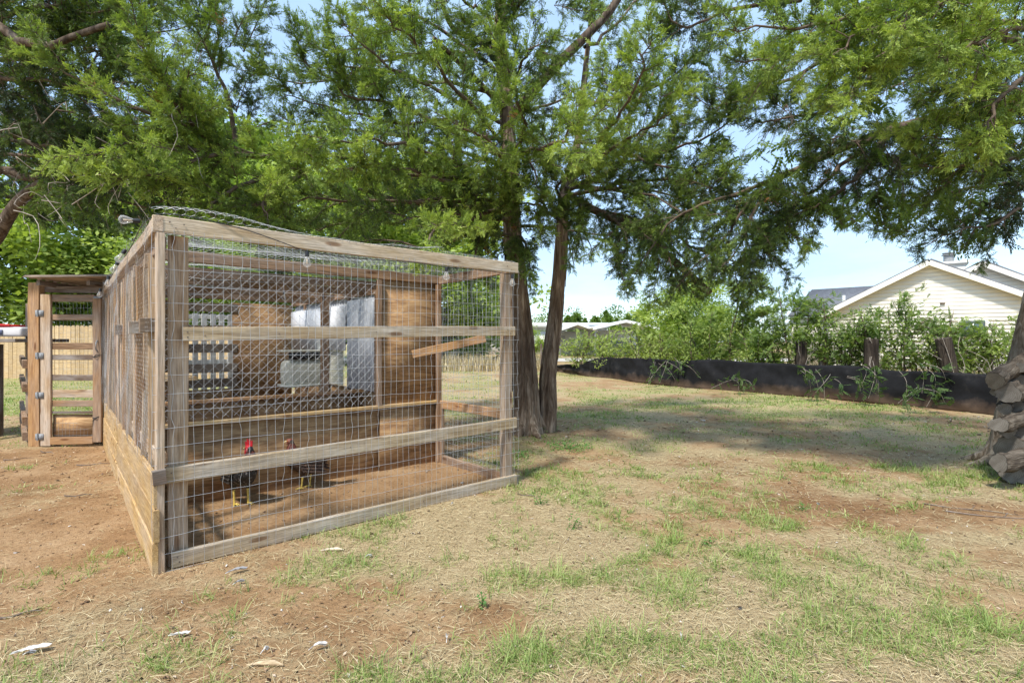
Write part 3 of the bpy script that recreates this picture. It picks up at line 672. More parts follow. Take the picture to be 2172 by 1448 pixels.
def frond_mesh(seed):
    m_ = MB(); r = np.random.default_rng(seed); P_, D_, T_ = [], [], []
    ax = smooth_curve([np.array([0, 0, 0.]), np.array([.35, r.normal(0, .04), .03]), np.array([.7, r.normal(0, .06), .05]), np.array([1., r.normal(0, .06), .0])], 10)
    m_.tube(ax, np.linspace(.012, .003, 10), 4, .5, cap=False, mi=1)
    for k in range(24):
        t = .04+.9*(k+r.random())/24; b0 = ax[min(9, int(t*9))]; a = r.random()*6.28; l = (.29*(1-t)**.7+.06)*(.6+.8*r.random())
        dd = np.array([.62, math.cos(a)*.8, math.sin(a)*.8]); dd /= np.linalg.norm(dd); e_ = b0+dd*l; m_.tube([b0, e_], [.006, .003], 3, .5, cap=False, mi=1)
        nn = max(3, int(l*52)); tq = .1+.9*r.random(nn); P_.append(b0+dd*l*tq[:, None]); D_.append(dd*.9+r.normal(0, .5, (nn, 3))+[0, 0, .1]); T_.append(.5+.10*(t-.5)+.16*(tq-.5)+r.normal(0, .05, nn)+r.normal(0, .05))
    nn = 9; P_.append(ax[5:].repeat(2, 0)[:nn]); D_.append(np.array([[1, 0, 0]])+r.normal(0, .3, (nn, 3))); T_.append(np.full(nn, .6))
    pp = np.vstack(P_); needles(m_, pp, np.vstack(D_), .135*(.7+.6*r.random(len(pp))), np.concatenate(T_))
    o_ = m_.build('foliage_spray', [M['cedar'], M['twig']]); me = o_.data; bpy.data.objects.remove(o_); return me
FRONDS = []
def place_fronds(parent, lst, limit=296):
    if not FRONDS: FRONDS.extend(frond_mesh(q) for q in range(8))
    if len(lst) > limit: lst = [lst[k] for k in RNG.permutation(len(lst))[:limit]]
    for p_, d_, s_, t_ in lst:
        o_ = bpy.data.objects.new('foliage_spray', FRONDS[RNG.integers(0, 8)]); COL.objects.link(o_); o_.parent = parent
        q_ = Vector(d_).to_track_quat('X', 'Z'); o_.matrix_local = Matrix.Translation(Vector(p_)) @ q_.to_matrix().to_4x4() @ Matrix.Rotation(RNG.random()*6.28, 4, 'X') @ Matrix.Diagonal((s_, s_, s_, 1)); o_['toff'] = float(t_)
def bough(mb_, pts, rad, dens=1.0, r0=.03, tint=.45, leafstart=.15, droop=0.0, sp=.13, plume=False, twig=1):
    """cedar bough along a curve; mb_ collects twigs (slot 1) and foliage (slot 0)"""
    c = smooth_curve(pts, 14); Ln = np.linalg.norm(np.diff(c, axis=0), axis=1).sum()
    c[1:-1] += RNG.normal(0, .012*Ln, c[1:-1].shape)*np.array([.6, .6, .6])
    mb_.tube(c, np.linspace(r0, .004, 14), 6, .5, cap=False, mi=1)
    ns_ = max(6, int(Ln/.085*dens)); tpos = leafstart+(1-leafstart)*(np.arange(ns_)+RNG.random(ns_))/ns_
    idx = np.clip(tpos*13, 0, 12.99); i0 = idx.astype(int); f_ = (idx-i0)[:, None]
    base = c[i0]*(1-f_)+c[i0+1]*f_; d = c[i0+1]-c[i0]; d /= np.linalg.norm(d, axis=1)[:, None]
    P_, D_, T_ = [], [], []
    for k in range(ns_):
        ax = d[k]; rv = RNG.normal(0, 1, 3); rv[2] *= .75; rv -= ax*rv.dot(ax); rv /= np.linalg.norm(rv)+1e-9
        t = tpos[k]; l = rad*(.45+.75*RNG.random())*(math.sin(min(1, (1-t)*1.6+.12)*math.pi/2))
        dd = ax*(.55+(.5 if plume else 0))+rv*.85+np.array([0, 0, .12-droop]); dd /= np.linalg.norm(dd)
        m = 5; q = np.linspace(0, 1, m)[:, None]; curve = base[k]+dd*l*q+np.array([0, 0, -droop*.5+.12])*l*(q**2)+RNG.normal(0, .02*l, (m, 3))*q
        mb_.tube(curve, np.linspace(.006, .002, m), 3, .5, cap=False, mi=1)
        nn = max(3, int(l/.021*dens)) ; tq = .15+.85*RNG.random(nn); ii = np.clip(tq*(m-1), 0, m-1.01); j = ii.astype(int); ff = (ii-j)[:, None]
        pp = curve[j]*(1-ff)+curve[j+1]*ff; sd2 = RNG.normal(0, 1, (nn, 3)); sd2[:, 2] = sd2[:, 2]*.7+.15-droop*.8
        sd2 /= np.linalg.norm(sd2, axis=1)[:, None]
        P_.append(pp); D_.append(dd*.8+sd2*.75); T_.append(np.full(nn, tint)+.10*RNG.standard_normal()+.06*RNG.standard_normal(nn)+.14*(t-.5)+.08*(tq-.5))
    if not hasattr(mb_, 'pl'): mb_.pl = []
    nf = 8 if sp > .12 else 8
    for k in range(nf):
        t = leafstart*.7+(1-leafstart*.7)*(k+.3+.5*RNG.random())/nf; i_ = min(12, int(t*13)); ax = c[i_+1]-c[i_]; ax /= np.linalg.norm(ax)
        rv = RNG.normal(0, 1, 3); rv[2] *= .7; rv -= ax*rv.dot(ax); rv /= np.linalg.norm(rv)+1e-9; off = rad*(.75 if k < nf-1 else .1)*RNG.random()
        dd_ = ax*(.6+.5*plume)+rv*(.75 if k < nf-1 else .15)+np.array([0, 0, .22-droop]); dd_ /= np.linalg.norm(dd_)
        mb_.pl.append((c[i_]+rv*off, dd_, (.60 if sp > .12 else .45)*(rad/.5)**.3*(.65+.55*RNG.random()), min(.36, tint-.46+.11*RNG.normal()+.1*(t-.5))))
    pp = np.vstack(P_); dd = np.vstack(D_); tt_ = np.concatenate(T_)
    tt_ = np.clip(tt_, 0, .9); 
    needles(mb_, pp, dd, sp*(.7+.6*RNG.random(len(pp))), tt_)
    if RNG.random() < .35:   # a dead brown sprig
        k = RNG.integers(0, len(pp)); needles(mb_, pp[k]+RNG.normal(0, .03, (5, 3)), dd[k]+RNG.normal(0, .4, (5, 3)), np.full(5, sp), np.full(5, .5), mi=3)
def wobm(k, n_, amp, seed):
    r = np.random.default_rng(seed); th = np.arange(n_)*2*math.pi/n_; w_ = np.ones((k, n_)); z_ = np.arange(k)[:, None]
    for f_ in (2, 3, 5, 8, 11): w_ += amp/f_**.5*np.cos(f_*th[None]+r.random()*6+.12*z_*r.normal()+.5*np.sin(z_*.25*r.random()+r.random()*6))
    return w_+r.normal(0, amp*.25, (k, n_))
def trunk(name, pts, rads, mat, parent, n_=28, k=44, amp=.07, seed=1):
    c = smooth_curve(pts, k); t = np.linspace(0, len(rads)-1, k); r_ = np.interp(t, range(len(rads)), rads)
    m1 = MB(); m1.tube(c, r_, n_, wob=wobm(k, n_, amp, seed)); return m1.build(name, mat, parent, smooth=True)
def strips(mb_, pts, rads, n_, seed):
    """loose shreds of bark lying along a trunk"""
    r = np.random.default_rng(seed); c = smooth_curve(pts, 60); rr = np.interp(np.linspace(0, 1, 60), np.linspace(0, 1, len(rads)), rads)
    for q in range(n_):
        i_ = r.integers(1, 46); ln = r.integers(3, 9); th = r.random()*6.28; j = np.arange(i_, min(59, i_+ln)); o_ = np.stack([np.cos(th+.03*np.arange(len(j))), np.sin(th+.03*np.arange(len(j))), 0*j], -1)
        p_ = c[j]+o_*(rr[j]*(1.03+.05*np.linspace(1, 0, len(j))))[:, None]
        mb_.tube(p_, r.uniform(.003, .008), 4, cap=False)

CX, CY = G(1120, 915)
A0 = np.array([CX, CY, 0])
ced = empty('cedar_tree', tuple(A0), label='twin trunked cedar tree behind the right corner of the run', cat='tree')
def rel(o_): return [np.asarray(q)-A0 for q in o_]
YT = CY
t1 = rel([P(1118, 935, YT), P(1116, 880, YT), P(1112, 780, YT), P(1104, 680, YT), P(1094, 580, YT), P(1086, 480, YT), P(1080, 330, YT+.1), P(1070, 180, YT+.2), P(1060, 60, YT+.2), P(1075, -140, YT+.3), P(1080, -330, YT+.3)])
r1 = [.25, .19, .165, .15, .135, .12, .105, .09, .08, .06, .02]
trunk('trunk', t1, r1, M['bark'], ced, seed=2)
t2 = rel([P(1158, 930, YT+.15), P(1162, 870, YT+.15), P(1163, 790, YT+.2), P(1176, 690, YT+.25), P(1186, 590, YT+.3), P(1192, 490, YT+.3), P(1200, 400, YT+.3), P(1225, 300, YT+.2), P(1240, 160, YT+.2), P(1265, -60, YT+.2)])
r2 = [.16, .125, .115, .105, .095, .09, .075, .05, .04, .02]
trunk('trunk', t2, r2, M['bark'], ced, seed=5)
m_ = MB(); strips(m_, t1, r1, 260, 4); strips(m_, t2, r2, 170, 8)
for th, ln in ((2.6, .5), (3.6, .42), (5.0, .5), (.3, .5), (1.4, .35), (4.2, .3)):
    a = np.array([math.cos(th), math.sin(th), 0]); b0 = np.array([0.02, 0, 0])
    m_.tube([b0+a*.08+[0, 0, .30], b0+a*.16+[0, 0, .14], b0+a*.26+[0, 0, .03], b0+a*ln+[0, 0, -.04]], [.05, .07, .06, .02], 8)
m_.build('root_flare', M['bark'], ced, smooth=True)
M['limb'] = barkmat('limb_bark', (.04, .028, .02), (.12, .088, .065), (.25, .20, .16))
def limb(parent, pts, r0, r1_, seed, mat='limb', base=A0):
    pp = [np.asarray(q)-base for q in pts]; return trunk('branch', pp, [r0, (r0+r1_)/2, r1_], M[mat], parent, n_=10, k=16, amp=.05, seed=seed)
limb(ced, [P(1198, 410, YT+.3), P(1240, 340, YT+.1), P(1330, 250, YT-.3), P(1390, 150, YT-.6)], .055, .02, 1)
limb(ced, [P(1075, 260, YT+.2), P(1170, 150, YT), P(1240, 80, YT), P(1300, 15, YT), P(1340, -60, YT)], .075, .05, 2)
limb(ced, [P(1065, 150, YT+.2), P(1020, 90, YT-.3), P(960, 60, YT-.8), P(930, -20, YT-1)], .05, .02, 3)
limb(ced, [P(1200, 410, YT+.3), P(1250, 440, YT), P(1330, 480, YT-.4), P(1420, 545, YT-.8), P(1505, 622, YT-1.1)], .06, .045, 4)
limb(ced, [P(1084, 430, YT), P(1000, 440, YT-.2), P(870, 430, YT-.6), P(760, 400, YT-1)], .045, .02, 5)
limb(ced, [P(1205, 400, YT+.3), P(1300, 360, YT+.2), P(1360, 290, YT), P(1430, 200, YT)], .05, .02, 6)
limb(ced, [P(1070, 230, YT+.1), P(1010, 170, YT-.4), P(960, 120, YT-.9), P(920, 80, YT-1.2)], .045, .02, 7)
cb = MB()
def B_(mb_, base, lst):
    for e in lst:
        pts = [P(*q)-base for q in e[0]]; bough(mb_, pts, **e[1])
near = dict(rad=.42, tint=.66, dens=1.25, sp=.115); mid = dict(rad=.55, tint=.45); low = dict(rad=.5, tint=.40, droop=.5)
Y0 = YT
boughsA = [
 ([(1085, 420, 7.3), (1070, 380, 6.7), (1040, 390, 6.4), (1010, 420, 6.2)], dict(mid, rad=.35, tint=.52)),
 ([(1085, 330, 7.3), (1110, 320, 6.6), (1130, 360, 6.3), (1140, 400, 6.1)], dict(mid, rad=.35, tint=.55)),
 ([(1080, 200, 7.3), (1100, 150, 6.6), (1120, 110, 6.3), (1160, 90, 6.2)], dict(mid, rad=.4, tint=.5)),
 ([(1195, 430, 7.4), (1180, 400, 6.9), (1200, 380, 6.6), (1230, 380, 6.4)], dict(mid, rad=.35, tint=.5)),
 ([(1075, 120, 7.3), (1060, 60, 6.7), (1040, 40, 6.4), (1000, 60, 6.2)], dict(mid, rad=.4, tint=.5)),
 ([(1060, 260, 7), (900, 180, 6.2), (800, 120, 5.7), (720, 40, 5.4)], dict(near, rad=.5)),
 ([(1060, 330, 7), (860, 230, 6.4), (740, 200, 6), (640, 120, 5.8)], dict(mid, tint=.55)),
 ([(1060, 300, 6.9), (960, 180, 5.6), (880, 90, 4.9), (812, 33, 4.5)], dict(near, rad=.34, plume=True)),
 ([(1080, 330, 7), (1110, 280, 5.6), (1090, 200, 5.1), (1065, 105, 4.8)], dict(near, rad=.28, plume=True)),
 ([(1080, 360, 7), (1060, 320, 5.8), (1020, 290, 5.2), (960, 260, 4.8)], near),
 ([(1080, 350, 7), (1150, 310, 5.6), (1200, 290, 5.0), (1215, 260, 4.7)], near),
 ([(1200, 380, 7.2), (1270, 290, 5.8), (1340, 190, 5.0), (1385, 60, 4.6)], dict(near, rad=.38)),
 ([(1200, 380, 7.2), (1290, 320, 6), (1360, 280, 5.4), (1430, 240, 5)], dict(near, rad=.35)),
 ([(1060, 380, 7), (900, 320, 5.8), (780, 290, 5.2), (680, 300, 4.8)], near),
 ([(1060, 400, 7), (920, 380, 6), (800, 350, 5.4), (720, 360, 5)], near),
 ([(1060, 400, 7), (860, 360, 6), (700, 330, 5.4), (560, 330, 5)], near),
 ([(1060, 430, 7), (850, 430, 6.2), (660, 420, 5.6), (520, 440, 5.3)], dict(mid, tint=.55)),
 ([(1060, 440, 7), (980, 470, 6), (920, 490, 5.0), (905, 545, 4.35)], dict(near, rad=.22, tint=.72, droop=.3)),
 ([(1075, 470, 7.3), (1010, 460, 6.6), (930, 450, 6), (850, 470, 5.6)], mid),
 ([(1085, 520, 7.3), (1100, 500, 7.0), (1115, 520, 6.8), (1125, 570, 6.7)], dict(low, rad=.25)),
 ([(1085, 500, 7.3), (1040, 500, 7.1), (1010, 530, 6.9), (1000, 590, 6.8)], dict(low, rad=.3)),
 ([(1190, 470, 7.5), (1150, 440, 7.0), (1120, 430, 6.8), (1090, 440, 6.6)], mid),
 ([(1200, 440, 7.5), (1230, 430, 7.1), (1230, 470, 6.9), (1225, 520, 6.8)], dict(low, rad=.28)),
 ([(1190, 420, 7.5), (1300, 400, 7), (1400, 420, 6.5), (1470, 470, 6.2)], mid),
 ([(1230, 440, 7.5), (1330, 470, 7), (1400, 520, 6.6), (1430, 575, 6.3)], dict(low, rad=.45)),
 ([(1230, 440, 7.5), (1300, 460, 7), (1330, 520, 6.6), (1310, 560, 6.3)], dict(low, rad=.4)),
 ([(1250, 440, 7.5), (1400, 480, 7), (1500, 540, 6.6), (1580, 560, 6.3)], dict(low, rad=.4)),
 ([(1250, 400, 7.5), (1400, 380, 7), (1520, 400, 6.5), (1600, 430, 6.2)], mid),
 ([(1240, 360, 7.5), (1380, 330, 7), (1500, 290, 6.5), (1580, 230, 6)], mid),
 ([(1220, 300, 7.4), (1330, 330, 7), (1450, 360, 6.6), (1540, 330, 6.2)], mid),
 ([(1235, 220, 7.4), (1330, 200, 7.4), (1420, 170, 7.2), (1500, 80, 7)], mid),
 ([(1070, 200, 7.4), (900, 170, 6.8), (740, 140, 6.2), (620, 60, 5.8)], dict(near, rad=.5, tint=.55)),
 ([(1070, 220, 7.4), (900, 260, 6.8), (740, 240, 6.3), (600, 200, 5.9)], mid),
 ([(1070, 160, 7.4), (930, 60, 7), (800, 10, 6.4), (700, -60, 6)], dict(mid, tint=.55)),
 ([(1070, 100, 7.4), (1030, 30, 6.6), (980, 0, 6), (930, -60, 5.6)], dict(mid, tint=.55)),
 ([(1070, 60, 7.4), (1110, 0, 6.6), (1150, -20, 6.3), (1200, -60, 6)], mid),
 ([(1065, 100, 7.5), (860, 120, 8), (650, 180, 8), (480, 130, 8)], mid),
 ([(1080, 350, 7.5), (800, 280, 8), (640, 260, 8), (480, 280, 8)], mid),
 ([(1085, 400, 7.5), (820, 440, 8), (680, 480, 8), (600, 470, 8)], mid),
 ([(1085, 400, 7.5), (940, 520, 8), (800, 510, 8.3), (700, 540, 8.5)], dict(mid, rad=.5)),
 ([(1240, 100, 7.5), (1300, 60, 8), (1380, -20, 8.4), (1480, -60, 8.5)], mid),
 ([(1070, 230, 7.5), (1150, 230, 8.2), (1260, 180, 8.6), (1330, 240, 9)], dict(mid, tint=.35)),
 ([(1200, 400, 7.6), (1330, 400, 8.6), (1480, 420, 9), (1560, 380, 9)], dict(mid, tint=.3)),
 ([(1085, 480, 7.5), (1180, 480, 8.4), (1300, 500, 9), (1400, 470, 9)], dict(mid, tint=.3)),
 ([(1070, 300, 7.5), (960, 300, 8.4), (860, 380, 9), (760, 430, 9)], dict(mid, tint=.3)),
]
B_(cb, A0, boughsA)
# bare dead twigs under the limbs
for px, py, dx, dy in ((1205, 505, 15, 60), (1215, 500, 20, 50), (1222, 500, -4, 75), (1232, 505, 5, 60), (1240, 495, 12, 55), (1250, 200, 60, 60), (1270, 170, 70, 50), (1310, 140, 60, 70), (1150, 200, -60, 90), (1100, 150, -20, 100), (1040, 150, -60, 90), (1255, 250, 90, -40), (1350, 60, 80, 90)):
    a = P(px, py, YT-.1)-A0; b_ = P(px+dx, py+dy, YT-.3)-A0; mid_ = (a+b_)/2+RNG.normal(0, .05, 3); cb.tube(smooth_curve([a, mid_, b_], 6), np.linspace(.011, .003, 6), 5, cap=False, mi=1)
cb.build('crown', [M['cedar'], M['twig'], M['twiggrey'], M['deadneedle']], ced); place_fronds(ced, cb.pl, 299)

# left cedar, trunk outside the frame
B0 = np.array([-8.0, 7.0, 0])
cel = empty('cedar_tree', tuple(B0), label='spreading cedar whose bare limbs enter over the gate at the left edge', cat='tree')
trunk('trunk', [np.array(q, float) for q in ((0, 0, -.1), (.05, 0, .8), (.1, 0, 1.8), (0, .1, 3), (-.1, .1, 5), (0, 0, 7.5))], [.3, .24, .22, .18, .12, .04], M['bark'], cel, seed=11)
limb(cel, [(-7.9, 7.0, 1.5), P(-20, 520, 6.2), P(30, 440, 6.0), P(80, 395, 5.9), P(160, 372, 5.8), P(300, 385, 5.8), P(400, 400, 5.8)], .09, .025, 3, base=B0)
limb(cel, [(-8, 7.0, 2.9), P(-60, 85, 4.9), P(40, 88, 4.6), P(105, 98, 4.6), P(150, 80, 4.6), P(232, 52, 4.6)], .045, .025, 4, base=B0)
limb(cel, [(-8, 7.0, 2.6), P(-20, 370, 6.4), P(60, 378, 6.2), P(140, 372, 6)], .06, .03, 5, base=B0)
limb(cel, [(-8, 7.0, 3.2), P(60, 270, 6.2), P(110, 285, 6.0), P(200, 296, 5.9)], .05, .02, 6, base=B0)
limb(cel, [(-8, 7.0, 3.8), P(60, 130, 6.4), P(130, 180, 6.2), P(190, 205, 6)], .05, .02, 7, base=B0)
cb = MB()
boughsB = [
 ([(-60, 60, 5.2), (60, 20, 5.0), (180, 30, 4.9), (300, 10, 4.8)], dict(mid, tint=.42)),
 ([(-60, 160, 5.4), (60, 170, 5.2), (180, 180, 5.1), (300, 200, 5.0)], dict(mid, tint=.36)),
 ([(-60, 260, 5.8), (40, 300, 5.6), (140, 320, 5.6), (240, 400, 5.6)], dict(low, tint=.32, rad=.4)),
 ([(500, 300, 6), (480, 200, 5.8), (440, 100, 5.7), (460, 20, 5.6)], dict(mid, tint=.45)),
 ([(520, 330, 5.6), (400, 260, 5.0), (330, 140, 4.5), (245, -5, 4.2)], dict(near, rad=.36, plume=True)),
 ([(520, 330, 5.6), (400, 270, 5.0), (240, 210, 4.5), (88, 125, 4.2)], dict(near, rad=.30, plume=True)),
 ([(540, 330, 5.6), (440, 290, 5.1), (380, 230, 4.8), (400, 150, 4.5)], near),
 ([(560, 330, 5.6), (430, 320, 5.1), (300, 300, 4.7), (200, 330, 4.5)], near),
 ([(560, 330, 5.6), (450, 330, 5.1), (340, 370, 4.8), (230, 370, 4.6)], near),
 ([(600, 360, 5.6), (500, 400, 5.2), (450, 440, 5.0), (470, 480, 4.9)], near),
 ([(640, 370, 5.8), (600, 400, 5.4), (560, 430, 5.2), (570, 470, 5.1)], near),
 ([(400, 395, 5.8), (480, 430, 5.8), (560, 440, 6), (640, 470, 6)], mid),
 ([(160, 372, 5.8), (220, 400, 5.6), (300, 440, 5.6), (360, 420, 5.6)], dict(low, tint=.35)),
 ([(-100, 300, 6.4), (20, 330, 6), (120, 330, 5.8), (220, 350, 5.6)], dict(mid, tint=.35)),
 ([(-100, 200, 6.4), (20, 200, 6), (140, 240, 5.8), (260, 260, 5.6)], dict(mid, tint=.35)),
 ([(-100, 150, 6.2), (20, 130, 5.6), (140, 120, 5.3), (240, 110, 5.1)], dict(mid, tint=.35)),
 ([(-100, 100, 5.6), (20, 30, 5.2), (120, 10, 4.9), (220, -30, 4.7)], dict(mid, tint=.4)),
 ([(-100, 60, 5.6), (40, 60, 5.6), (180, 40, 5.6), (320, 50, 5.6)], dict(mid, tint=.4)),
 ([(-100, 150, 7), (150, 60, 7.5), (320, 70, 7.5), (450, 40, 7.5)], dict(mid, tint=.3)),
 ([(-100, 250, 7), (100, 180, 7.5), (260, 170, 7.5), (420, 200, 7.5)], dict(mid, tint=.3)),
 ([(-100, 320, 7), (80, 400, 7.5), (240, 450, 7.8), (380, 470, 8)], dict(mid, tint=.3)),
 ([(-100, 400, 7), (40, 420, 7.5), (160, 430, 7.8), (300, 350, 8)], dict(mid, tint=.3)),
 ([(-100, 0, 6), (80, -50, 6), (240, -60, 6), (420, -60, 6)], dict(mid, tint=.35)),
]
B_(cb, B0, boughsB)
for q in range(150):   # grey dead twigs hanging in the shade
    px, py = random.uniform(0, 420), random.uniform(100, 470); Yq = random.uniform(4.6, 6.5)
    a = P(px, py, Yq)-B0; d = np.array([random.uniform(-.1, .5), random.uniform(-.3, .1), random.uniform(-.5, .25)])
    cb.tube(smooth_curve([a, a+d*.4+RNG.normal(0, .06, 3), a+d*.8+RNG.normal(0, .05, 3), a+d+[0, 0, -.1]], 8), np.linspace(.005, .0015, 8), 4, cap=False, mi=2)
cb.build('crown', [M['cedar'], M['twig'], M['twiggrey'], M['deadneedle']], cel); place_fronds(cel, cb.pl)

# right tree, rough trunk at the edge of the frame
C0 = np.array([P(2184, 0, 5.35)[0], 5.35, 0])
rt = empty('leaning_tree', tuple(C0), label='rough barked tree leaning right at the yard edge behind the firewood stack', cat='tree')
t3 = [np.array(q, float) for q in ((-.02, .1, -.1), (.0, .1, .15), (.10, .1, .7), (.22, .1, 1.2), (.35, .1, 1.8), (.50, .1, 2.6), (.6, 0, 4), (.7, 0, 6))]
trunk('trunk', t3, [.31, .25, .235, .23, .225, .22, .18, .10], M['bark2'], rt, seed=17, amp=.06)
m_ = MB()
for th, ln in ((3.05, .55), (3.9, .42), (2.4, .5)):
    a = np.array([math.cos(th), math.sin(th), 0]); m_.tube([a*.12+[0, .1, .25], a*.24+[0, .1, .07], a*.36+[0, .1, .02], a*ln+[0, .1, -.04]], [.12, .07, .04, .02], 8)
m_.build('root', M['bark2'], rt, smooth=True)
limb(rt, [tuple(C0+[.5, 0, 2.7]), P(2200, 235, 5.4), P(2050, 245, 5.5), P(1925, 265, 5.6), P(1800, 310, 5.7), P(1697, 356, 5.8), P(1593, 400, 5.9)], .08, .02, 8, base=C0)
limb(rt, [tuple(C0+[.55, 0, 3.4]), P(2200, 120, 5), P(2050, 60, 4.8), P(1900, 60, 4.6)], .06, .02, 9, base=C0)
cb = MB()
boughsC = [
 ([(2180, 60, 5), (2000, 30, 4.6), (1850, 60, 4.3), (1760, 120, 4.1)], near),
 ([(2100, 60, 5), (1960, 90, 4.6), (1850, 130, 4.3), (1800, 200, 4.1)], dict(near, droop=.2)),
 ([(2100, 0, 5), (1900, 10, 4.6), (1700, 60, 4.3), (1540, 60, 4.2)], near),
 ([(1950, 30, 5), (1800, 80, 4.7), (1680, 120, 4.5), (1560, 130, 4.4)], near),
 ([(2150, 0, 4.6), (2060, -20, 4.0), (1980, 20, 3.8), (1920, 30, 3.7)], near),
 ([(2250, 60, 4.6), (2160, 60, 4.0), (2080, 90, 3.8), (2020, 130, 3.7)], near),
 ([(2250, 150, 4.8), (2160, 170, 4.2), (2110, 220, 4), (2090, 290, 3.9)], dict(near, droop=.3)),
 ([(2250, 250, 5), (2160, 260, 4.5), (2060, 290, 4.3), (1960, 290, 4.2)], dict(near, tint=.55)),
 ([(2250, 300, 5), (2160, 330, 4.6), (2060, 350, 4.4), (1960, 350, 4.3)], dict(near, tint=.5)),
 ([(2200, 235, 5.4), (2050, 250, 5.5), (1925, 270, 5.6), (1780, 330, 5.7)], dict(mid, rad=.5, leafstart=.0)),
 ([(1925, 265, 5.6), (1800, 310, 5.7), (1697, 356, 5.8), (1560, 430, 5.9)], dict(low, rad=.45, leafstart=.0)),
 ([(1850, 290, 5.6), (1760, 380, 5.6), (1690, 430, 5.5), (1640, 500, 5.4)], dict(low, rad=.4)),
 ([(1900, 270, 5.6), (1820, 370, 5.4), (1760, 420, 5.3), (1720, 440, 5.2)], dict(low, rad=.35)),
 ([(1650, 380, 5.8), (1580, 440, 5.8), (1540, 500, 5.8), (1480, 560, 5.8)], dict(low, rad=.42)),
 ([(1650, 380, 5.8), (1600, 450, 5.6), (1580, 500, 5.5), (1540, 560, 5.4)], dict(low, rad=.35)),
 ([(1593, 400, 5.9), (1500, 430, 6), (1420, 470, 6), (1360, 560, 6)], dict(low, rad=.42)),
 ([(2250, 400, 5), (2180, 420, 4.7), (2120, 470, 4.6), (2000, 500, 4.5)], dict(low, rad=.3, tint=.28)),
 ([(2250, 380, 5.4), (2150, 390, 5.4), (2050, 400, 5.4), (1960, 420, 5.4)], dict(low, rad=.35)),
 ([(2250, 350, 6), (2150, 330, 6), (2000, 330, 6), (1880, 380, 6)], mid),
 ([(2300, 100, 6), (2100, 120, 6.2), (1950, 160, 6.3), (1850, 210, 6.4)], mid),
 ([(2300, 200, 6.2), (2100, 180, 6.4), (1900, 120, 6.5), (1700, 60, 6.5)], dict(mid, tint=.35)),
 ([(2300, 0, 6), (2050, -20, 6), (1850, 0, 6.2), (1650, -20, 6.3)], dict(mid, tint=.35)),
 ([(1850, 60, 6), (1700, 150, 6), (1600, 200, 6), (1500, 230, 6)], dict(mid, tint=.4)),
 ([(1850, 160, 6), (1760, 230, 6), (1680, 250, 6), (1600, 260, 6)], dict(mid, tint=.4, rad=.4)),
 ([(1700, 0, 6.5), (1550, 20, 6.5), (1450, 60, 6.5), (1400, 0, 6.5)], dict(mid, tint=.35)),
]
B_(cb, C0, boughsC)
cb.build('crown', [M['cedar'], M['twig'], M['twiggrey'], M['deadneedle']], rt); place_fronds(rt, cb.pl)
# pinnate leaves
def pinnate(seed, n_=6):
    r = np.random.default_rng(seed); V = []; T = []; ti = []
    def leaf(a, d, l, w_):
        a = np.array(a, float); d = np.array(d, float); d /= np.linalg.norm(d); s_ = np.cross(d, [0, 0, 1.]); s_ /= np.linalg.norm(s_); k = len(V); t = r.normal(0, .07)
        V.extend([a, a+d*l*.45+s_*w_, a+d*l+np.array([0, 0, -.1*l]), a+d*l*.45-s_*w_]); T.extend([[k, k+1, k+2], [k, k+2, k+3]]); ti.extend([t]*4)
    for q in range(n_):
        x_ = .12+.8*q/n_
        for sd_ in (1, -1): leaf([x_, 0, -.12*x_*x_], [.7, sd_, r.normal(-.1, .15)], .27*(1-.3*abs(x_-.5)), .075)
    leaf([.93, 0, -.11], [1, 0, -.2], .28, .055)
    k = len(V); V.extend([np.array([0, .008, 0]), np.array([0, -.008, 0]), np.array([.95, 0, -.11])]); T.append([k, k+1, k+2]); ti.extend([-.1]*3)
    return np.array(V), np.array(T), np.array(ti)
PT = [pinnate(s_) for s_ in range(5)]
def pinn(mb_, pos, dirs, size, tint, mi=0):
    pos = np.asarray(pos); dirs = np.asarray(dirs); n_ = len(pos); w_ = RNG.integers(0, 5, n_); B = basis(dirs, np.array([0, 0, 1.])+RNG.normal(0, .35, (n_, 3)))
    for k in range(5):
        q = w_ == k
        if q.any(): mb_.inst(PT[k][0], PT[k][1], pos[q], B[q], size[q], tint[q], PT[k][2], mi)
cb = MB()
for px, py, Yq, n_, s_ in ((1850, 400, 5.2, 22, .45), (1880, 430, 5.1, 14, .3), (2060, 440, 4.8, 22, .4), (2010, 430, 4.9, 12, .3), (1640, 310, 5.6, 14, .25), (1960, 400, 5, 14, .35), (1880, 130, 4.9, 26, .5), (1820, 230, 5, 20, .4)):
    c = P(px, py, Yq)-C0; pp = c+RNG.normal(0, 1, (n_, 3))*s_*np.array([.5, .4, .35]); dd = RNG.normal(0, 1, (n_, 3)); dd[:, 2] = -.5-.4*RNG.random(n_)
    pinn(cb, pp, dd, .19+.07*RNG.random(n_), .35+.2*RNG.random(n_))
    for q in range(n_): cb.tube([pp[q], pp[q]+[.05, .02, .12], c+[.2, .1, .5]], .002, 3, cap=False, mi=1)
cb.build('broad_leaves', [M['leaf'], M['twig']], rt)

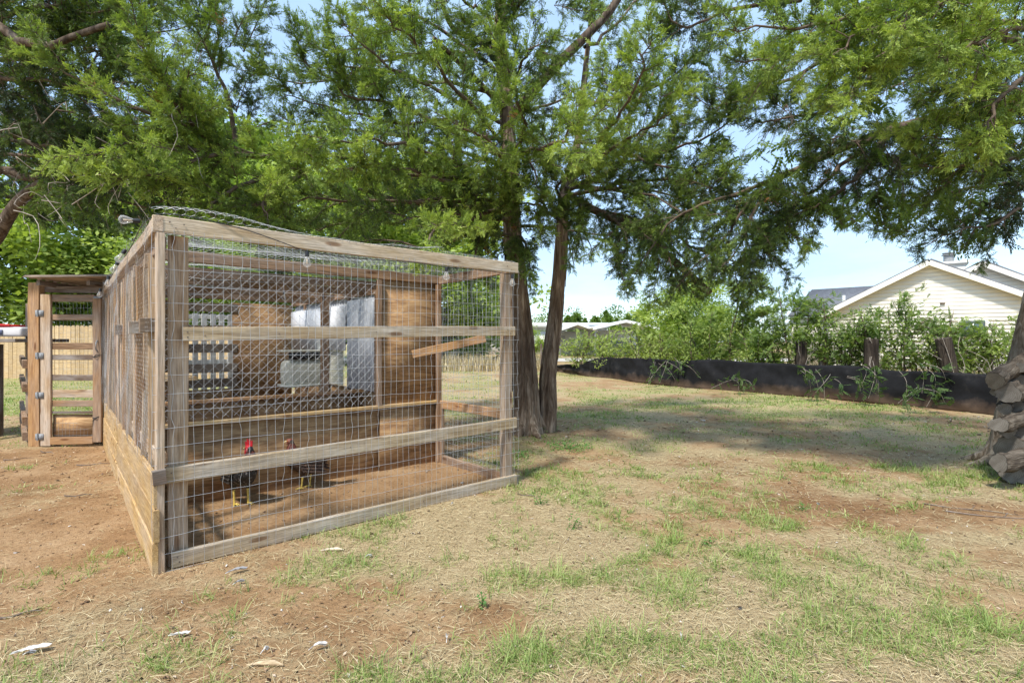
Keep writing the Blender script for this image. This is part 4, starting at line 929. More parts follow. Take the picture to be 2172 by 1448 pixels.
# ------------------------------------------------------------ generic broadleaf crown
def leafcloud(mb_, centers, radii, n_, size, tint, tv=.15, flat=.6, mi=0):
    centers = np.asarray(centers, float); radii = np.asarray(radii, float); k = RNG.integers(0, len(centers), n_)
    d = RNG.normal(0, 1, (n_, 3)); d /= np.linalg.norm(d, axis=1)[:, None]; rr = RNG.random(n_)**.45
    pos = centers[k]+d*(radii[k]*rr)[:, None]*np.array([1, 1, flat+.2]); fw = d+RNG.normal(0, .7, (n_, 3)); B = basis(fw, np.array([0, 0, 1.])+RNG.normal(0, .6, (n_, 3)))
    TV = np.array([[0, 0, 0], [.5, .28, 0], [1, 0, 0], [.5, -.28, 0]]); TF = np.array([[0, 1, 2], [0, 2, 3]])
    ct = RNG.normal(0, tv*.6, len(centers))
    mb_.inst(TV, TF, pos, B, size*(.6+.8*RNG.random(n_)), np.clip(tint+ct[k]+RNG.normal(0, tv*.5, n_), 0, 1), None, mi)
LCL = []
def leaf_clump_mesh(seed, mat):
    m_ = MB(); r = np.random.default_rng(seed); cs = r.normal(0, .42, (9, 3)); leafcloud(m_, cs, [.52]*9, 850, .15, .5, .14, .7); o_ = m_.build('foliage_clump', [mat]); me = o_.data; bpy.data.objects.remove(o_); return me
def broadtree(name, x_, y_, h, w_, label, mat='lime', n_=7000, tint=.5, size=.22, trunkh=.25, group=None, clumps=40, cat='tree', lean=0):
    e = empty(name, (x_, y_, 0), label=label, cat=cat, group=group)
    tb_ = MB(); c = [np.array([0, 0, -.2]), np.array([.05*w_*lean, 0, h*trunkh]), np.array([.1*w_*lean, 0, h*.6]), np.array([.12*w_*lean, 0, h*.9])]; tb_.tube(smooth_curve(c, 10), np.linspace(h*.022+.02, .01, 10), 8)
    cs = []; rs = []
    for q in range(clumps):
        t = RNG.random(); z_ = h*(trunkh+(1-trunkh)*t); prof = math.sin(min(1, t*1.15+.18)*math.pi)**.6 if t < .75 else math.sin(min(1, t*1.15+.18)*math.pi*.97)**.8 if t*1.15+.18 < 1 else .25
        prof = max(.2, math.sqrt(max(0, 1-((t-.42)/.62)**2)))
        a = RNG.random()*6.28; rr = w_*.5*prof*RNG.random()**.5*.85
        cc = np.array([math.cos(a)*rr, math.sin(a)*rr, z_]); cs.append(cc); rs.append(w_*(.10+.10*RNG.random()))
        st_ = np.array([0, 0, max(h*trunkh*.8, z_-rr*.9)]); tb_.tube([st_, (st_+cc)/2+[0, 0, .1], cc], [.012*h*.4+.01, .008*h*.4+.005, .005], 4, cap=False)
    tb_.build('trunk', M['twig'], e, smooth=True)
    
    if not LCL: LCL.extend(leaf_clump_mesh(q, M['lime']) for q in range(5))
    for cc, r_ in zip(cs, rs):
        o_ = bpy.data.objects.new('foliage_clump', LCL[RNG.integers(0, 5)]); COL.objects.link(o_); o_.parent = e; o_.location = tuple(cc); o_.rotation_euler = (RNG.normal(0, .3), RNG.normal(0, .3), RNG.random()*6.28); s_ = r_*1.15; o_.scale = (s_, s_, s_*.75); o_['toff'] = float(tint-.5+RNG.normal(0, .09))
    return e

# beyond the gate and the run, left
bt = [(-24, 30, 13, 12, .55, 'tall bright green tree beyond the picket fence at the far left'),
      (-15, 27, 10, 9, .65, 'rounded light green tree beyond the fence behind the gate'),
      (-19, 34, 15, 12, .4, 'dark tall tree rising behind the lighter tree at the gate'),
      (-10, 30, 11, 10, .75, 'yellow green tree behind the left half of the run roof'),
      (-5, 34, 12, 11, .7, 'pale yellow green tree behind the middle of the run roof'),
      (-30, 24, 9, 9, .45, 'mid green tree at the left end of the picket fence'),
      (-12.5, 21, 5.2, 5, .6, 'small bushy tree just behind the fence above the tin sheet')]
for k, (x_, y_, h, w_, t, lab) in enumerate(bt): broadtree('broadleaf_tree', x_, y_, h, w_, lab, n_=11000, tint=t+.14, size=.30, trunkh=.12, group='trees behind the run', clumps=60)

# picket fence
pf = empty('picket_fence', (-21, 18.2, 0), label='tan dog eared picket fence across the lawn behind the gate', cat='fence')
pm = None
for k in range(84):
    x_ = k*.147
    if pm is None:
        V = []; w2 = .068; t2_ = .012
        prof = [(-w2, -.05), (w2, -.05), (w2, 1.80), (w2-.028, 1.85), (-w2+.028, 1.85), (-w2, 1.80)]
        V = [(a, -t2_, b_) for a, b_ in prof]+[(a, t2_, b_) for a, b_ in prof]
        Fc = [[0, 1, 2, 3, 4, 5], [11, 10, 9, 8, 7, 6]]+[[q, (q+6), (q+1) % 6+6, (q+1) % 6] for q in range(6)]
        pm = bpy.data.meshes.new('picket'); pm.from_pydata(V, [], Fc); pm.materials.append(M['picket'])
    o = bpy.data.objects.new('picket', pm); COL.objects.link(o); o.parent = pf; o.location = (x_, random.uniform(-.006, .006), random.uniform(-.02, .01)); o.rotation_euler = (0, random.uniform(-.008, .008), 0)
for z_ in (.4, 1.5): board('rail', (-.1, .05, z_), (12.4, .05, z_), .09, .04, M['picket'], pf, seg=1)
# ------------------------------------------------------------ silt fence
sf = empty('silt_fence', (0, 0, 0), label='long low black fabric silt fence running along the right side of the yard', cat='fence')
top = [(1035, 765), (1055, 752), (1110, 768), (1145, 772), (1172, 778), (1190, 774), (1230, 772), (1262, 758), (1290, 756), (1340, 760), (1470, 764), (1560, 766), (1650, 771), (1740, 774), (1830, 779), (1960, 784), (2110, 791), (2250, 797)]
bot = [(1035, 773), (1055, 775), (1110, 779), (1145, 781), (1172, 787), (1190, 789), (1230, 795), (1262, 799), (1290, 801), (1340, 808), (1470, 822), (1560, 829), (1650, 836), (1740, 843), (1830, 851), (1960, 863), (2110, 879), (2250, 893)]
pts = []
for (ax, ay), (bx_, by) in zip(top, bot):
    g = G(bx_, by); pts.append((g[0], g[1], CH-(ay-724)/F*g[1]))
pts = np.array(pts); ds = np.r_[0, np.cumsum(np.linalg.norm(np.diff(pts[:, :2], axis=0), axis=1))]
ss = np.arange(0, ds[-1], .06); fx = np.interp(ss, ds, pts[:, 0]); fy = np.interp(ss, ds, pts[:, 1]); fz = np.interp(ss, ds, pts[:, 2])
tx = np.gradient(fx); ty = np.gradient(fy); tl = np.hypot(tx, ty); nxn, nyn = ty/tl, -tx/tl
rows = 14; V = []
slack = np.clip((.62-fz)/.35, 0, 1)
for r_ in range(rows):
    t = r_/(rows-1); z_ = -.03+(fz+.03+.07*(vn(ss, ss*0, 1.1, 3)-.5)+.03*(vn(ss, ss*0, .3, 4)-.5))*t
    bel = .09*math.sin(t*math.pi)*(vn(ss, ss*0+t*2, .9, 8)-.2)+.05*(vn(ss+t*.5, ss*0+t*.6, .18, 15)-.5)*math.sin(t*math.pi)+.05*(vn(ss+t*.8, ss*0+t*1.3, .35, 12)-.5)+slack*.12*(vn(ss, ss*0+t*7, .9, 14)-.5)+(.05*(1-t)**3)
    V.append(np.column_stack([fx+nxn*bel, fy+nyn*bel, z_]))
n_ = len(ss); V = np.concatenate(V); m_ = MB()
m_.add(V, np.concatenate([np.stack([r_*n_+np.arange(n_-1), r_*n_+np.arange(1, n_), (r_+1)*n_+np.arange(1, n_), (r_+1)*n_+np.arange(n_-1)], -1) for r_ in range(rows-1)]))
def fabricmat():
    m, n, b, o = newmat('silt_fabric'); v = objcoord(n, (1, 1, 1)); f = noise(n, v, 2.4, 6, .65)
    c = ramp(n, f, [(.40, (.007, .007, .008)), (.62, (.014, .014, .016)), (.80, (.06, .052, .045))])
    sx = n.nodes.new('ShaderNodeSeparateXYZ'); tcx = n.nodes.new('ShaderNodeTexCoord'); n.links.new(tcx.outputs['Object'], sx.inputs[0])
    mz = node(n, 'ShaderNodeMath', operation='MULTIPLY_ADD'); n.links.new(f, mz.inputs[0]); mz.inputs[1].default_value = -.5; n.links.new(sx.outputs['Z'], mz.inputs[2])
    sp_ = node(n, 'ShaderNodeMapRange'); sp_.inputs['From Min'].default_value = -.02; sp_.inputs['From Max'].default_value = -.24; sp_.inputs['To Max'].default_value = .4; n.links.new(mz.outputs[0], sp_.inputs['Value'])
    c = mixc(n, sp_.outputs[0], c, (.20, .125, .075))
    n.links.new(c, b.inputs['Base Color']); b.inputs['Roughness'].default_value = .85; b.inputs['Specular IOR Level'].default_value = .2
    bump(n, b, noise(n, v, 9, 4, .6), .3, .02); return m
o = m_.build('fabric', fabricmat(), sf, smooth=True); s_ = o.modifiers.new('t', 'SOLIDIFY'); s_.thickness = .004
for s0 in np.arange(1.0, ds[-1], 2.0):
    k = int(s0/.06); board('stake', (fx[k]-nxn[k]*.05, fy[k]-nyn[k]*.05, -.1), (fx[k]-nxn[k]*.05, fy[k]-nyn[k]*.05, fz[k]+.0), .035, .035, M['dark'], sf, side=(1, 0, 0), seg=1)
# loose heap of the same fabric farther off, seen through the run
hp = empty('fabric_heap', (*G(945, 770), 0), label='black fabric slumped into a heap seen through the right side mesh', cat='fabric')
m_ = MB(); gxx, gyy = np.meshgrid(np.linspace(-1, 1, 30), np.linspace(-1, 1, 20), indexing='ij'); hh = .75*np.exp(-((gxx+.35)/.45)**2-(gyy/.6)**2)*(.7+.6*vn(gxx, gyy, .25, 3)); ii = np.arange(29)[:, None]*20+np.arange(19)[None]
m_.add(np.stack([gxx*.75, gyy*.6, hh-.04], -1).reshape(-1, 3), np.stack([ii, ii+20, ii+21, ii+1], -1).reshape(-1, 4)); m_.build('folds', bpy.data.materials['silt_fabric'], hp, smooth=True)

# ------------------------------------------------------------ fence row plants
def sapling(name, px, Yq, h, w_, label, n_=240, tint=.5, size=.24, mat='leaf', cat='plant', group=None, wood_='twig', stems=3, arch=.2):
    x_ = (px-1086)/F*Yq; e = empty(name, (x_, Yq, 0), label=label, cat=cat, group=group); sb = MB(); lb = MB(); per = max(4, n_//(stems*7))
    for s_ in range(stems):
        a = RNG.random()*6.28; tip = np.array([math.cos(a)*w_*.22, math.sin(a)*w_*.22, h*(.75+.25*RNG.random())]) if stems > 1 else np.array([.0, 0, h])
        c = smooth_curve([np.array([math.cos(a)*.05*stems/2, math.sin(a)*.05, -.05]), tip*.35+RNG.normal(0, .04*w_, 3), tip*.7+RNG.normal(0, .05*w_, 3), tip], 12); sb.tube(c, np.linspace(.012+.008*h, .004, 12), 6, cap=False)
        for q in range(7*2):
            t = .18+.8*(q+RNG.random())/14; b0 = c[min(11, int(t*11))]; an = RNG.random()*6.28; l = w_*.5*(1.15-.75*t)*(.6+.5*RNG.random())
            dd = np.array([math.cos(an), math.sin(an), .45+.5*RNG.random()]); br = smooth_curve([b0, b0+dd*l*.5+RNG.normal(0, .04, 3), b0+dd*l*np.array([1, 1, 1-arch])], 6); sb.tube(br, np.linspace(.008, .002, 6), 4, cap=False)
            m = max(2, per//2+1); pt_ = br[RNG.integers(1, 6, m)]+RNG.normal(0, .03, (m, 3)); d2 = dd+RNG.normal(0, .9, (m, 3)); d2[:, 2] -= .35
            pinn(lb, pt_, d2, size*(.6+.7*RNG.random(m)), np.clip(tint+RNG.normal(0, .12, m), 0, 1))
    cs = RNG.normal(0, 1, (16, 3))*[w_*.26, w_*.16, 0]+[0, 0, 1]*RNG.uniform(.35, .92, (16, 1))*[0, 0, h]*[1, 1, .88]
    leafcloud(lb, cs, [.26]*16, int((850 if stems >= 4 else 550)*h/1.8), .07, tint+.18, .18)
    sb.build('stem', M[wood_], e, smooth=True); lb.build('foliage', M[mat], e); return e
gvs = 'plants of the overgrown fence row'
sap = [(1552, 13.5, 3.35, 2.3, 'tallest sapling of the fence row, slender stem and airy bright leaves', 900, .6, .25, 1),
       (1480, 13.5, 2.3, 1.8, 'leafy sapling just left of the tallest one', 500, .55, .24, 3),
       (1600, 13.0, 2.2, 1.6, 'bushy shrub at the foot of the tallest sapling on its right', 500, .5, .22, 4),
       (1690, 11.8, 2.75, 1.7, 'feathery pointed sapling beside the leftmost dark post', 560, .45, .22, 3),
       (1755, 11.5, 2.3, 1.5, 'arching leafy shrub before the grey roof corner', 380, .45, .22, 4),
       (1850, 10.8, 2.0, 1.7, 'dense vine mound over the middle post', 480, .4, .20, 5),
       (1925, 10.5, 2.25, 1.5, 'vine thicket with two upright shoots before the gable wall', 420, .5, .20, 4),
       (1990, 10.2, 1.85, 1.4, 'vine clump between the middle and right posts', 360, .45, .20, 5),
       (2060, 9.9, 1.75, 1.5, 'bright vine mound spilling over the right post', 420, .62, .20, 5),
       (2125, 9.6, 1.6, 1.3, 'leafy vines next to the leaning trunk', 360, .6, .19, 5),
       (1430, 15, 1.5, 2.0, 'sparse yellowing shrub left of the leafy saplings', 300, .75, .22, 5),
       (1370, 16.5, 1.9, 2.4, 'yellow green shrub in front of the carport end', 420, .8, .24, 5),
       (1300, 17.5, 1.5, 2.2, 'thin vines on the fence before the nearer carport', 240, .8, .24, 5),
       (1225, 18.5, 1.6, 2.0, 'vine tangle on a fence post left of the carport gable', 240, .75, .24, 5),
       (1640, 12.3, 1.7, 1.4, 'low shrub between the tall sapling and the leftmost dark post', 340, .45, .2, 5),
       (1800, 11.2, 1.6, 1.3, 'low twiggy shrub left of the middle post', 300, .4, .2, 5)]
for px, Yq, h, w_, lab, n_, t, s_, st_ in sap: sapling('fence_row_shrub', px, Yq+1.7, h*(Yq+1.7)/Yq*(.93 if h < 3 else 1.0), w_*1.15, lab, int(n_*1.9), t+.08, s_*.72, stems=st_, group=gvs, cat='shrub')
# pale lime tree behind the saplings
broadtree('broadleaf_tree', P(1440, 0, 19)[0], 19, 3.6, 3.4, 'pale lime tree standing behind the fence row saplings', n_=6000, tint=.85, size=.16, trunkh=.2, clumps=36)
broadtree('broadleaf_tree', P(1520, 0, 17)[0], 17, 2.2, 2.6, 'low yellowish bush behind the foot of the tall sapling', n_=4000, tint=.8, size=.12, trunkh=.1, clumps=30, cat='bush')
# dark posts wrapped in vines
for px, Yq, h, wd, ln, lab in ((1700, 11.9, 1.30, .26, 0, 'short dark timber stump post under the feathery sapling'), (1848, 10.9, 1.35, .30, 0, 'thick dark upright post in the middle of the vines'), (2028, 10.1, 1.36, .30, -.28, 'leaning dark post wrapped in dry vine stems'), (1742, 11.8, .9, .09, 0, 'thin dark fence post right of the leftmost stump'), (1148, 19, 1.2, .08, 0, 'thin wooden fence post behind the twin trunks')):
    Yq += 1.1; x_ = (px-1086)/F*Yq; e = empty('fence_post', (x_, Yq, 0), label=lab, cat='post', group='posts in the fence row')
    trunk('post', [np.array([0, 0, -.1]), np.array([ln*.5, 0, h*.5]), np.array([ln, 0, h])], [wd/2*1.1, wd/2, wd/2*.95], M['dark'] if wd < .2 else M['oldpost'], e, n_=14, k=14, amp=.06, seed=int(px))
    if wd > .2:
        m_ = MB()
        for q in range(7):
            a = RNG.random()*6.28; c = [np.array([ln*t+math.cos(a+t*2*RNG.random())*wd*(.55+.25*math.sin(t*4+a)), math.sin(a)*wd*.5-.05, h*t*1.02]) for t in np.linspace(0, 1, 6)]; m_.tube(smooth_curve(c, 10), .007, 4, cap=False)
        m_.build('dry_vine', M['twiggrey'], e)
# vines hanging over the silt fence
vd = [(1790, 11.0, .55, 'small leafy sprig at the foot of the black fabric'), (1845, 10.6, .85, 'vine hanging over the fabric below the middle post'), (1935, 10.2, .8, 'dark leafy vine spilling down the fabric'), (1700, 11.6, .7, 'ivy like vine on the fabric below the feathery sapling'), (1420, 14.4, .8, 'vine trailing down the far stretch of the fabric'), (1970, 9.7, .45, 'low sprawling plant at the fabric foot near the leaning tree'), (1390, 15.2, .7, 'bare stemmed vine on the fabric by the slumped end'), (1560, 13.0, .35, 'short weeds against the fabric under the tall sapling')]
for px, Yq, h, lab in vd:
    g0 = Yq-.25; x_ = (px-1086)/F*g0; e = empty('hanging_vine', (x_, g0, 0), label=lab, cat='vine', group='vines against the silt fence'); sb = MB(); lb = MB()
    for q in range(4):
        a = np.array([RNG.normal(0, .16), .1, h*(.9+.2*RNG.random())]); b_ = a+[RNG.normal(0, .35), -.2, -h*(.4+.5*RNG.random())]; c = smooth_curve([a, (a+b_)/2+[0, -.12, .08], b_], 9); sb.tube(c, .0035, 4, cap=False)
        pp = c[RNG.integers(2, 9, 9)]; pinn(lb, pp+RNG.normal(0, .03, pp.shape), RNG.normal(0, 1, (9, 3))+[0, -.5, 0], .13+.06*RNG.random(9), .02+.28*RNG.random(9))
    sb.build('stem', M['twiggrey'], e); lb.build('foliage', M['leaf'], e)
# wire fence line under the vines, thin bare stems
m_ = MB()
for q in range(260):
    px = random.uniform(1350, 2130); Yq = 17.9-(px-1350)/780*7.2+random.uniform(-.2, .8); x_ = (px-1086)/F*Yq; a = np.array([x_, Yq, random.uniform(0, .8)]); d = np.array([random.gauss(0, .35), random.gauss(0, .15), random.uniform(.2, .9)])
    m_.tube(smooth_curve([a, a+d*.5+RNG.normal(0, .08, 3), a+d+[random.gauss(0, .1), 0, -.1]], 6), .005, 3, cap=False)
tag(m_.build('dry_undergrowth', M['twiggrey']), 'tangle of dry bare stems along the fence row', kind='stuff')

# dry weeds far behind the run
m_ = MB(); n_ = 2600; x_ = RNG.uniform(-5, 1.5, n_); y_ = RNG.uniform(22, 27, n_)
blade_mesh(m_, x_, y_, x_*0, .3+.6*RNG.random(n_), np.full(n_, .03), R(60)+R(30)*RNG.random(n_), RNG.random(n_)*6.283, .2*RNG.random(n_), np.clip(.5+.3*RNG.standard_normal(n_), 0, 1))
tag(m_.build('dry_weeds', M['straw']), 'tall dry brown weeds beyond the mesh at the far end of the yard', kind='stuff')

# gravel road
m_ = MB(); m_.add([(-30, 33, .03), (60, 33, .03), (60, 39, .03), (-30, 39, .03)], [[0, 1, 2, 3]]); rd = m_.build('gravel_road', plain('pale_gravel', (.55, .50, .44), .95, 0, 3, .12)); tag(rd, 'pale gravel road crossing beyond the yard', kind='structure')

# ------------------------------------------------------------ buildings
siding = plain('cream_siding', (.74, .70, .60), .7, 0, 2, .03, .03)
trim = plain('cream_trim', (.78, .74, .65), .6, 0, 2, .03, .03)
shingle, n, b, o = newmat('grey_shingles'); v = objcoord(n, (1, 1, 1)); bk = node(n, 'ShaderNodeTexBrick', Scale=3.2); bk.inputs['Color1'].default_value = (.12, .125, .14, 1); bk.inputs['Color2'].default_value = (.17, .175, .19, 1); bk.inputs['Mortar'].default_value = (.07, .07, .08, 1); bk.inputs['Mortar Size'].default_value = .012
n.links.new(v, bk.inputs['Vector']); n.links.new(bk.outputs['Color'], b.inputs['Base Color']); b.inputs['Roughness'].default_value = .9
def gable_wall(name, e, x0, x1, xa, za, z0, z1, y_, course=.18):
    """lap siding gable: courses from z0, eave z at x0 = z1, apex xa,za"""
    m1 = MB(); z_ = 0.0; s0 = (za-z0)/(xa-x0); s1 = (za-z1)/(x1-xa)
    while z_ < za-.05:
        zt_ = min(z_+course, za-.01)
        def ext(zq): return (x0 if zq <= z0 else x0+(zq-z0)/s0), (x1 if zq <= z1 else x1-(zq-z1)/s1)
        a0, b0 = ext(z_); a1, b1 = ext(zt_)
        V = [(a0, y_-.014, z_), (b0, y_-.014, z_), (b1, y_-.004, zt_), (a1, y_-.004, zt_), (a0, y_+.05, z_), (b0, y_+.05, z_), (b1, y_+.05, zt_), (a1, y_+.05, zt_)]
        m1.add(V, [[0, 1, 2, 3], [0, 4, 5, 1], [4, 7, 6, 5], [3, 2, 6, 7], [0, 3, 7, 4], [1, 5, 6, 2]]); z_ += course
    o_ = m1.build(name, siding, e); o_['kind'] = 'stuff'; return o_
HY = 24.0; HR = R(37)
hs = empty('house', (P(1970, 0, HY)[0], HY, 0), -HR, label='cream lap sided house with wide gable and grey shingle roof at the right', cat='house')
def hp_(px, py, d=0):
    """local (x, z) on the wall plane set d metres behind the gable wall, for a point of the photograph"""
    c, s_ = math.cos(HR), math.sin(HR); Hx, Hy = hs.location.x+d*s_, HY+d*c; r = (px-1086)/F
    a = (Hy*r-Hx)/(c+s_*r); t = Hy-a*s_; return a, CH-(py-724)/F*t
def slab(e, name, a, b_, depth, t, mat, y0=-.35):
    """roof slab from (x,z) a to b_, extruded back"""
    d = np.array([b_[0]-a[0], b_[1]-a[1]]); d /= np.linalg.norm(d); nn = np.array([-d[1], d[0]])*(1 if d[0] > 0 else -1)
    V = []
    for yy in (y0, depth):
        for (p_, o_) in ((a, 0), (b_, 0), (b_, 1), (a, 1)): V.append((p_[0]+nn[0]*t*o_, yy, p_[1]+nn[1]*t*o_))
    m1 = MB(); m1.add(V, [[0, 1, 2, 3], [7, 6, 5, 4], [0, 4, 5, 1], [1, 5, 6, 2], [2, 6, 7, 3], [3, 7, 4, 0]]); return m1.build(name, mat, e)
def gable(d, apex, lft, rgt, nm, rf, depth):
    A_, L_, R_ = hp_(*apex, d), hp_(*lft, d), hp_(*rgt, d); sl_ = (A_[1]-L_[1])/(A_[0]-L_[0]); sr_ = (A_[1]-R_[1])/(R_[0]-A_[0])
    gable_wall(nm, hs, L_[0], R_[0], A_[0], A_[1], L_[1], R_[1], d)
    aL = (L_[0]-.45, L_[1]-sl_*.45); aR = (R_[0]+.45, R_[1]-sr_*.45); e_ = .05
    slab(hs, rf, aL, (A_[0]+.02, A_[1]+e_), d+depth, .09, shingle, d-.35); slab(hs, rf, (A_[0]+.021, A_[1]+e_), aR, d+depth, .09, shingle, d-.35)
    for (a, b_) in ((aL, A_), (A_, aR)):
        board('rake_board', (a[0], d-.38, a[1]-.06), (b_[0], d-.38, b_[1]-.06), .22, .04, trim, hs, seg=1, warp_=0)
        board('soffit', (a[0], d-.18, a[1]-.14), (b_[0], d-.18, b_[1]-.14), .40, .02, trim, hs, side=(0, 1, 0), seg=1, warp_=0)
gable(0, (1970, 556), (1758, 660), (2300, 668), 'siding', 'roof', 9)
gable(3.0, (2083, 559), (2020, 590), (2330, 648), 'upper_siding', 'upper_roof', 6)
# side wing with its own grey roof to the left
W0, W1, W2, W3 = hp_(1842, 606, 5), hp_(1722, 614, 5), hp_(1672, 668, 2), hp_(1800, 664, 2)
V = [(W0[0]+2, 5, W0[1]), (W1[0], 5, W1[1]), (W2[0], 2, W2[1]), (W3[0]+1, 2, W3[1])]
m_ = MB(); m_.add(V+[(a, b_, c-.12) for a, b_, c in V], [[0, 1, 2, 3], [7, 6, 5, 4], [0, 4, 5, 1], [1, 5, 6, 2], [2, 6, 7, 3], [3, 7, 4, 0]]); m_.build('wing_roof', shingle, hs)
m_ = MB(); m_.box(((W2[0]+W3[0])/2+.4, 3.4, W2[1]/2-.1), (abs(W3[0]-W2[0])+.6, 2.2, W2[1]-.1)); m_.build('wing_wall', siding, hs)
a, b_ = hp_(1790, 640, 3); m_ = MB(); m_.tube([(a, 3, b_-.6), (a, 3, b_+.35)], .09, 8); m_.build('vent_pipe', M['white'], hs)
a, b_ = hp_(2014, 575, 4); m_ = MB(); m_.box((a, 4.6, b_-.3), (1.3, 1, 1.6)); m_.box((a, 4.6, b_+.42), (1.5, 1.2, .14)); m_.build('chimney', trim, hs)
m_ = MB(); m_.tube([(a, 4.6, b_+.45), (a, 4.6, b_+.85)], .22, 12); m_.tube([(a, 4.6, b_+.88), (a, 4.6, b_+.92)], .30, 12); m_.tube([(a, 4.6, b_+.97), (a, 4.6, b_+1.02)], .27, 12); m_.build('flue_cap', M['metal'], hs)
a, b_ = hp_(1999, 643); m_ = MB(); m_.box((a, -.05, b_), (.18, .1, .06)); m_.build('wall_vent', M['dark'], hs)
a, b_ = hp_(2064, 697); m_ = MB(); m_.box((a, -.02, b_), (1.0, .06, .9)); wn = m_.build('window', trim, hs)
m_ = MB(); m_.box((a, -.06, b_), (.8, .02, .72)); m_.build('pane', plain('window_glass', (.08, .11, .13), .1), wn)
# white gabled barn seen through the side mesh
bn = empty('white_barn', (P(870, 0, 34)[0], 34, 0), label='white walled building with a plain gable seen through the mesh', cat='building')
bxp = lambda px: (px-870)/F*34; bzp = lambda py: CH-(py-724)/F*34
gable_wall('siding', bn, bxp(770), bxp(968), bxp(870), bzp(615), bzp(686), bzp(684), 0, .25)
slab(bn, 'roof', (bxp(758), bzp(692)), (bxp(870), bzp(613)), 8, .12, shingle, -.3); slab(bn, 'roof', (bxp(870), bzp(613)), (bxp(975), bzp(690)), 8, .12, shingle, -.3)
board('rake_board', (bxp(870), -.33, bzp(614)), (bxp(975), -.33, bzp(691)), .22, .05, trim, bn, seg=1, warp_=0)
m_ = MB(); m_.box((bxp(960)+.0, 4, 1.2), (.1, 8, 2.4)); m_.build('side_wall', siding, bn)
# long white shed and carports
ws = empty('white_shed', (P(1150, 0, 52)[0], 52, 0), label='long low white shed between the twin trunks', cat='shed')
m_ = MB(); m_.box((-1, 0, 1.15), (14, 3, 2.3)); m_.build('wall', M['white'], ws); m_ = MB(); m_.box((-1, -.1, 2.85), (14.6, 3.6, .5)); m_.build('roof', M['white'], ws)
for q in range(5):
    m_ = MB(); m_.box((-6+q*2.6, -1.52, 1.25), (.7, .05, 1.3)); m_.build('window', M['greysheet'], ws)
m_ = MB(); m_.box((-1, -1.6, 2.45), (14.2, .1, .12)); m_.build('gutter', M['greysheet'], ws)
def carport(px0, px1, Yq, zt_, lab):
    x0 = (px0-1086)/F*Yq; x1 = (px1-1086)/F*Yq; wd = x1-x0; e = empty('carport', ((x0+x1)/2, Yq, 0), label=lab, cat='carport', group='white metal carports beyond the fence row')
    h = zt_; r_ = .55
    slab(e, 'roof_panel', (-wd/2-.2, h-r_-.05), (0, h), 7, .06, M['white'], -.2); slab(e, 'roof_panel', (0, h), (wd/2+.2, h-r_-.05), 7, .06, M['white'], -.2)
    board('trim', (-wd/2-.2, -.22, h-r_-.10), (0, -.22, h-.05), .2, .03, M['white'], e, seg=1); board('trim', (0, -.22, h-.05), (wd/2+.2, -.22, h-r_-.10), .2, .03, M['white'], e, seg=1)
    for yy in (0, 3.3, 6.6):
        for sx in (-1, 1):
            m1 = MB(); c = smooth_curve([np.array([sx*wd/2, yy, 0]), np.array([sx*wd/2, yy, h-r_-.9]), np.array([sx*(wd/2-.1), yy, h-r_-.3]), np.array([sx*(wd/2-.6), yy, h-r_+.05])], 10); m1.tube(c, .05, 6); m1.build('leg', M['metal'], e)
    m1 = MB(); m1.box((0, 6.9, (h-r_)/2), (wd, .05, h-r_-.1)); m1.build('back_panel', M['white'], e)
    return e
carport(1188, 1262, 44, 2.85, 'left white carport with arched legs'); carport(1262, 1392, 42, 2.98, 'wider white carport to the right')
m_ = MB()
cr = empty('parked_car', (P(1318, 0, 43)[0], 44.5, 0), label='dark car parked under the wider carport', cat='car')
prof = [(-2.1, .35), (-2.1, .8), (-1.5, .92), (-.9, 1.38), (.6, 1.38), (1.2, .95), (2.0, .82), (2.1, .35)]
V = [(a, s_*.8, b_) for s_ in (-1, 1) for a, b_ in prof]; n_ = len(prof)
me = bpy.data.meshes.new('body'); me.from_pydata(V, [], [list(range(n_)), list(range(2*n_-1, n_-1, -1))]+[[q, q+n_, (q+1) % n_+n_, (q+1) % n_] for q in range(n_)]); me.materials.append(plain('navy_car', (.05, .07, .12), .3)); o = bpy.data.objects.new('body', me); COL.objects.link(o); o.parent = cr
for a in (-1.3, 1.3):
    for s_ in (-.82, .82): m_ = MB(); m_.tube([(a, s_-.1, .32), (a, s_+.1, .32)], .32, 14); m_.build('wheel', M['black'], cr)
# distant tree line
def conetree(x_, y_, h, w_, label):
    e = empty('distant_cedar', (x_, y_, 0), label=label, cat='tree', group='distant cedar trees on the skyline'); tb_ = MB(); tb_.tube([(0, 0, 0), (0, 0, h*.9)], [h*.03, .02], 6); tb_.build('trunk', M['twig'], e)
    lb = MB(); cs = []; rs = []
    for q in range(46):
        t = RNG.random()**.8; a = RNG.random()*6.28; rr = w_*.5*(1-t)*.8; cs.append([math.cos(a)*rr, math.sin(a)*rr, h*(.08+.9*t)]); rs.append(w_*.16*(1.15-t))
    leafcloud(lb, cs, rs, 3200, h*.05, .35, .12, 1.0); lb.build('crown', M['lime'], e)
dt = [(1115, 'small cedar above the white shed'), (1205, 'leftmost cedar over the carport roofs'), (1222, 'pointed cedar second from the left over the carports'), (1240, 'broad cedar third over the carports'), (1262, 'dense middle cedar over the carports'), (1285, 'tallest pointed cedar over the carports'), (1308, 'rounded cedar right of the tallest'), (1332, 'rightmost cedar above the carports'), (1355, 'cedar half hidden by the lime tree'), (985, 'cedar just right of the white gable'), (1040, 'cedar behind the right corner post')]
for k, (px, lab) in enumerate(dt):
    Yq = 62+(k*37 % 11); conetree((px-1086)/F*Yq, Yq, CH+(724-(656+(k*13 % 20)))/F*Yq, 3.8+1.6*(k*7 % 3), lab)
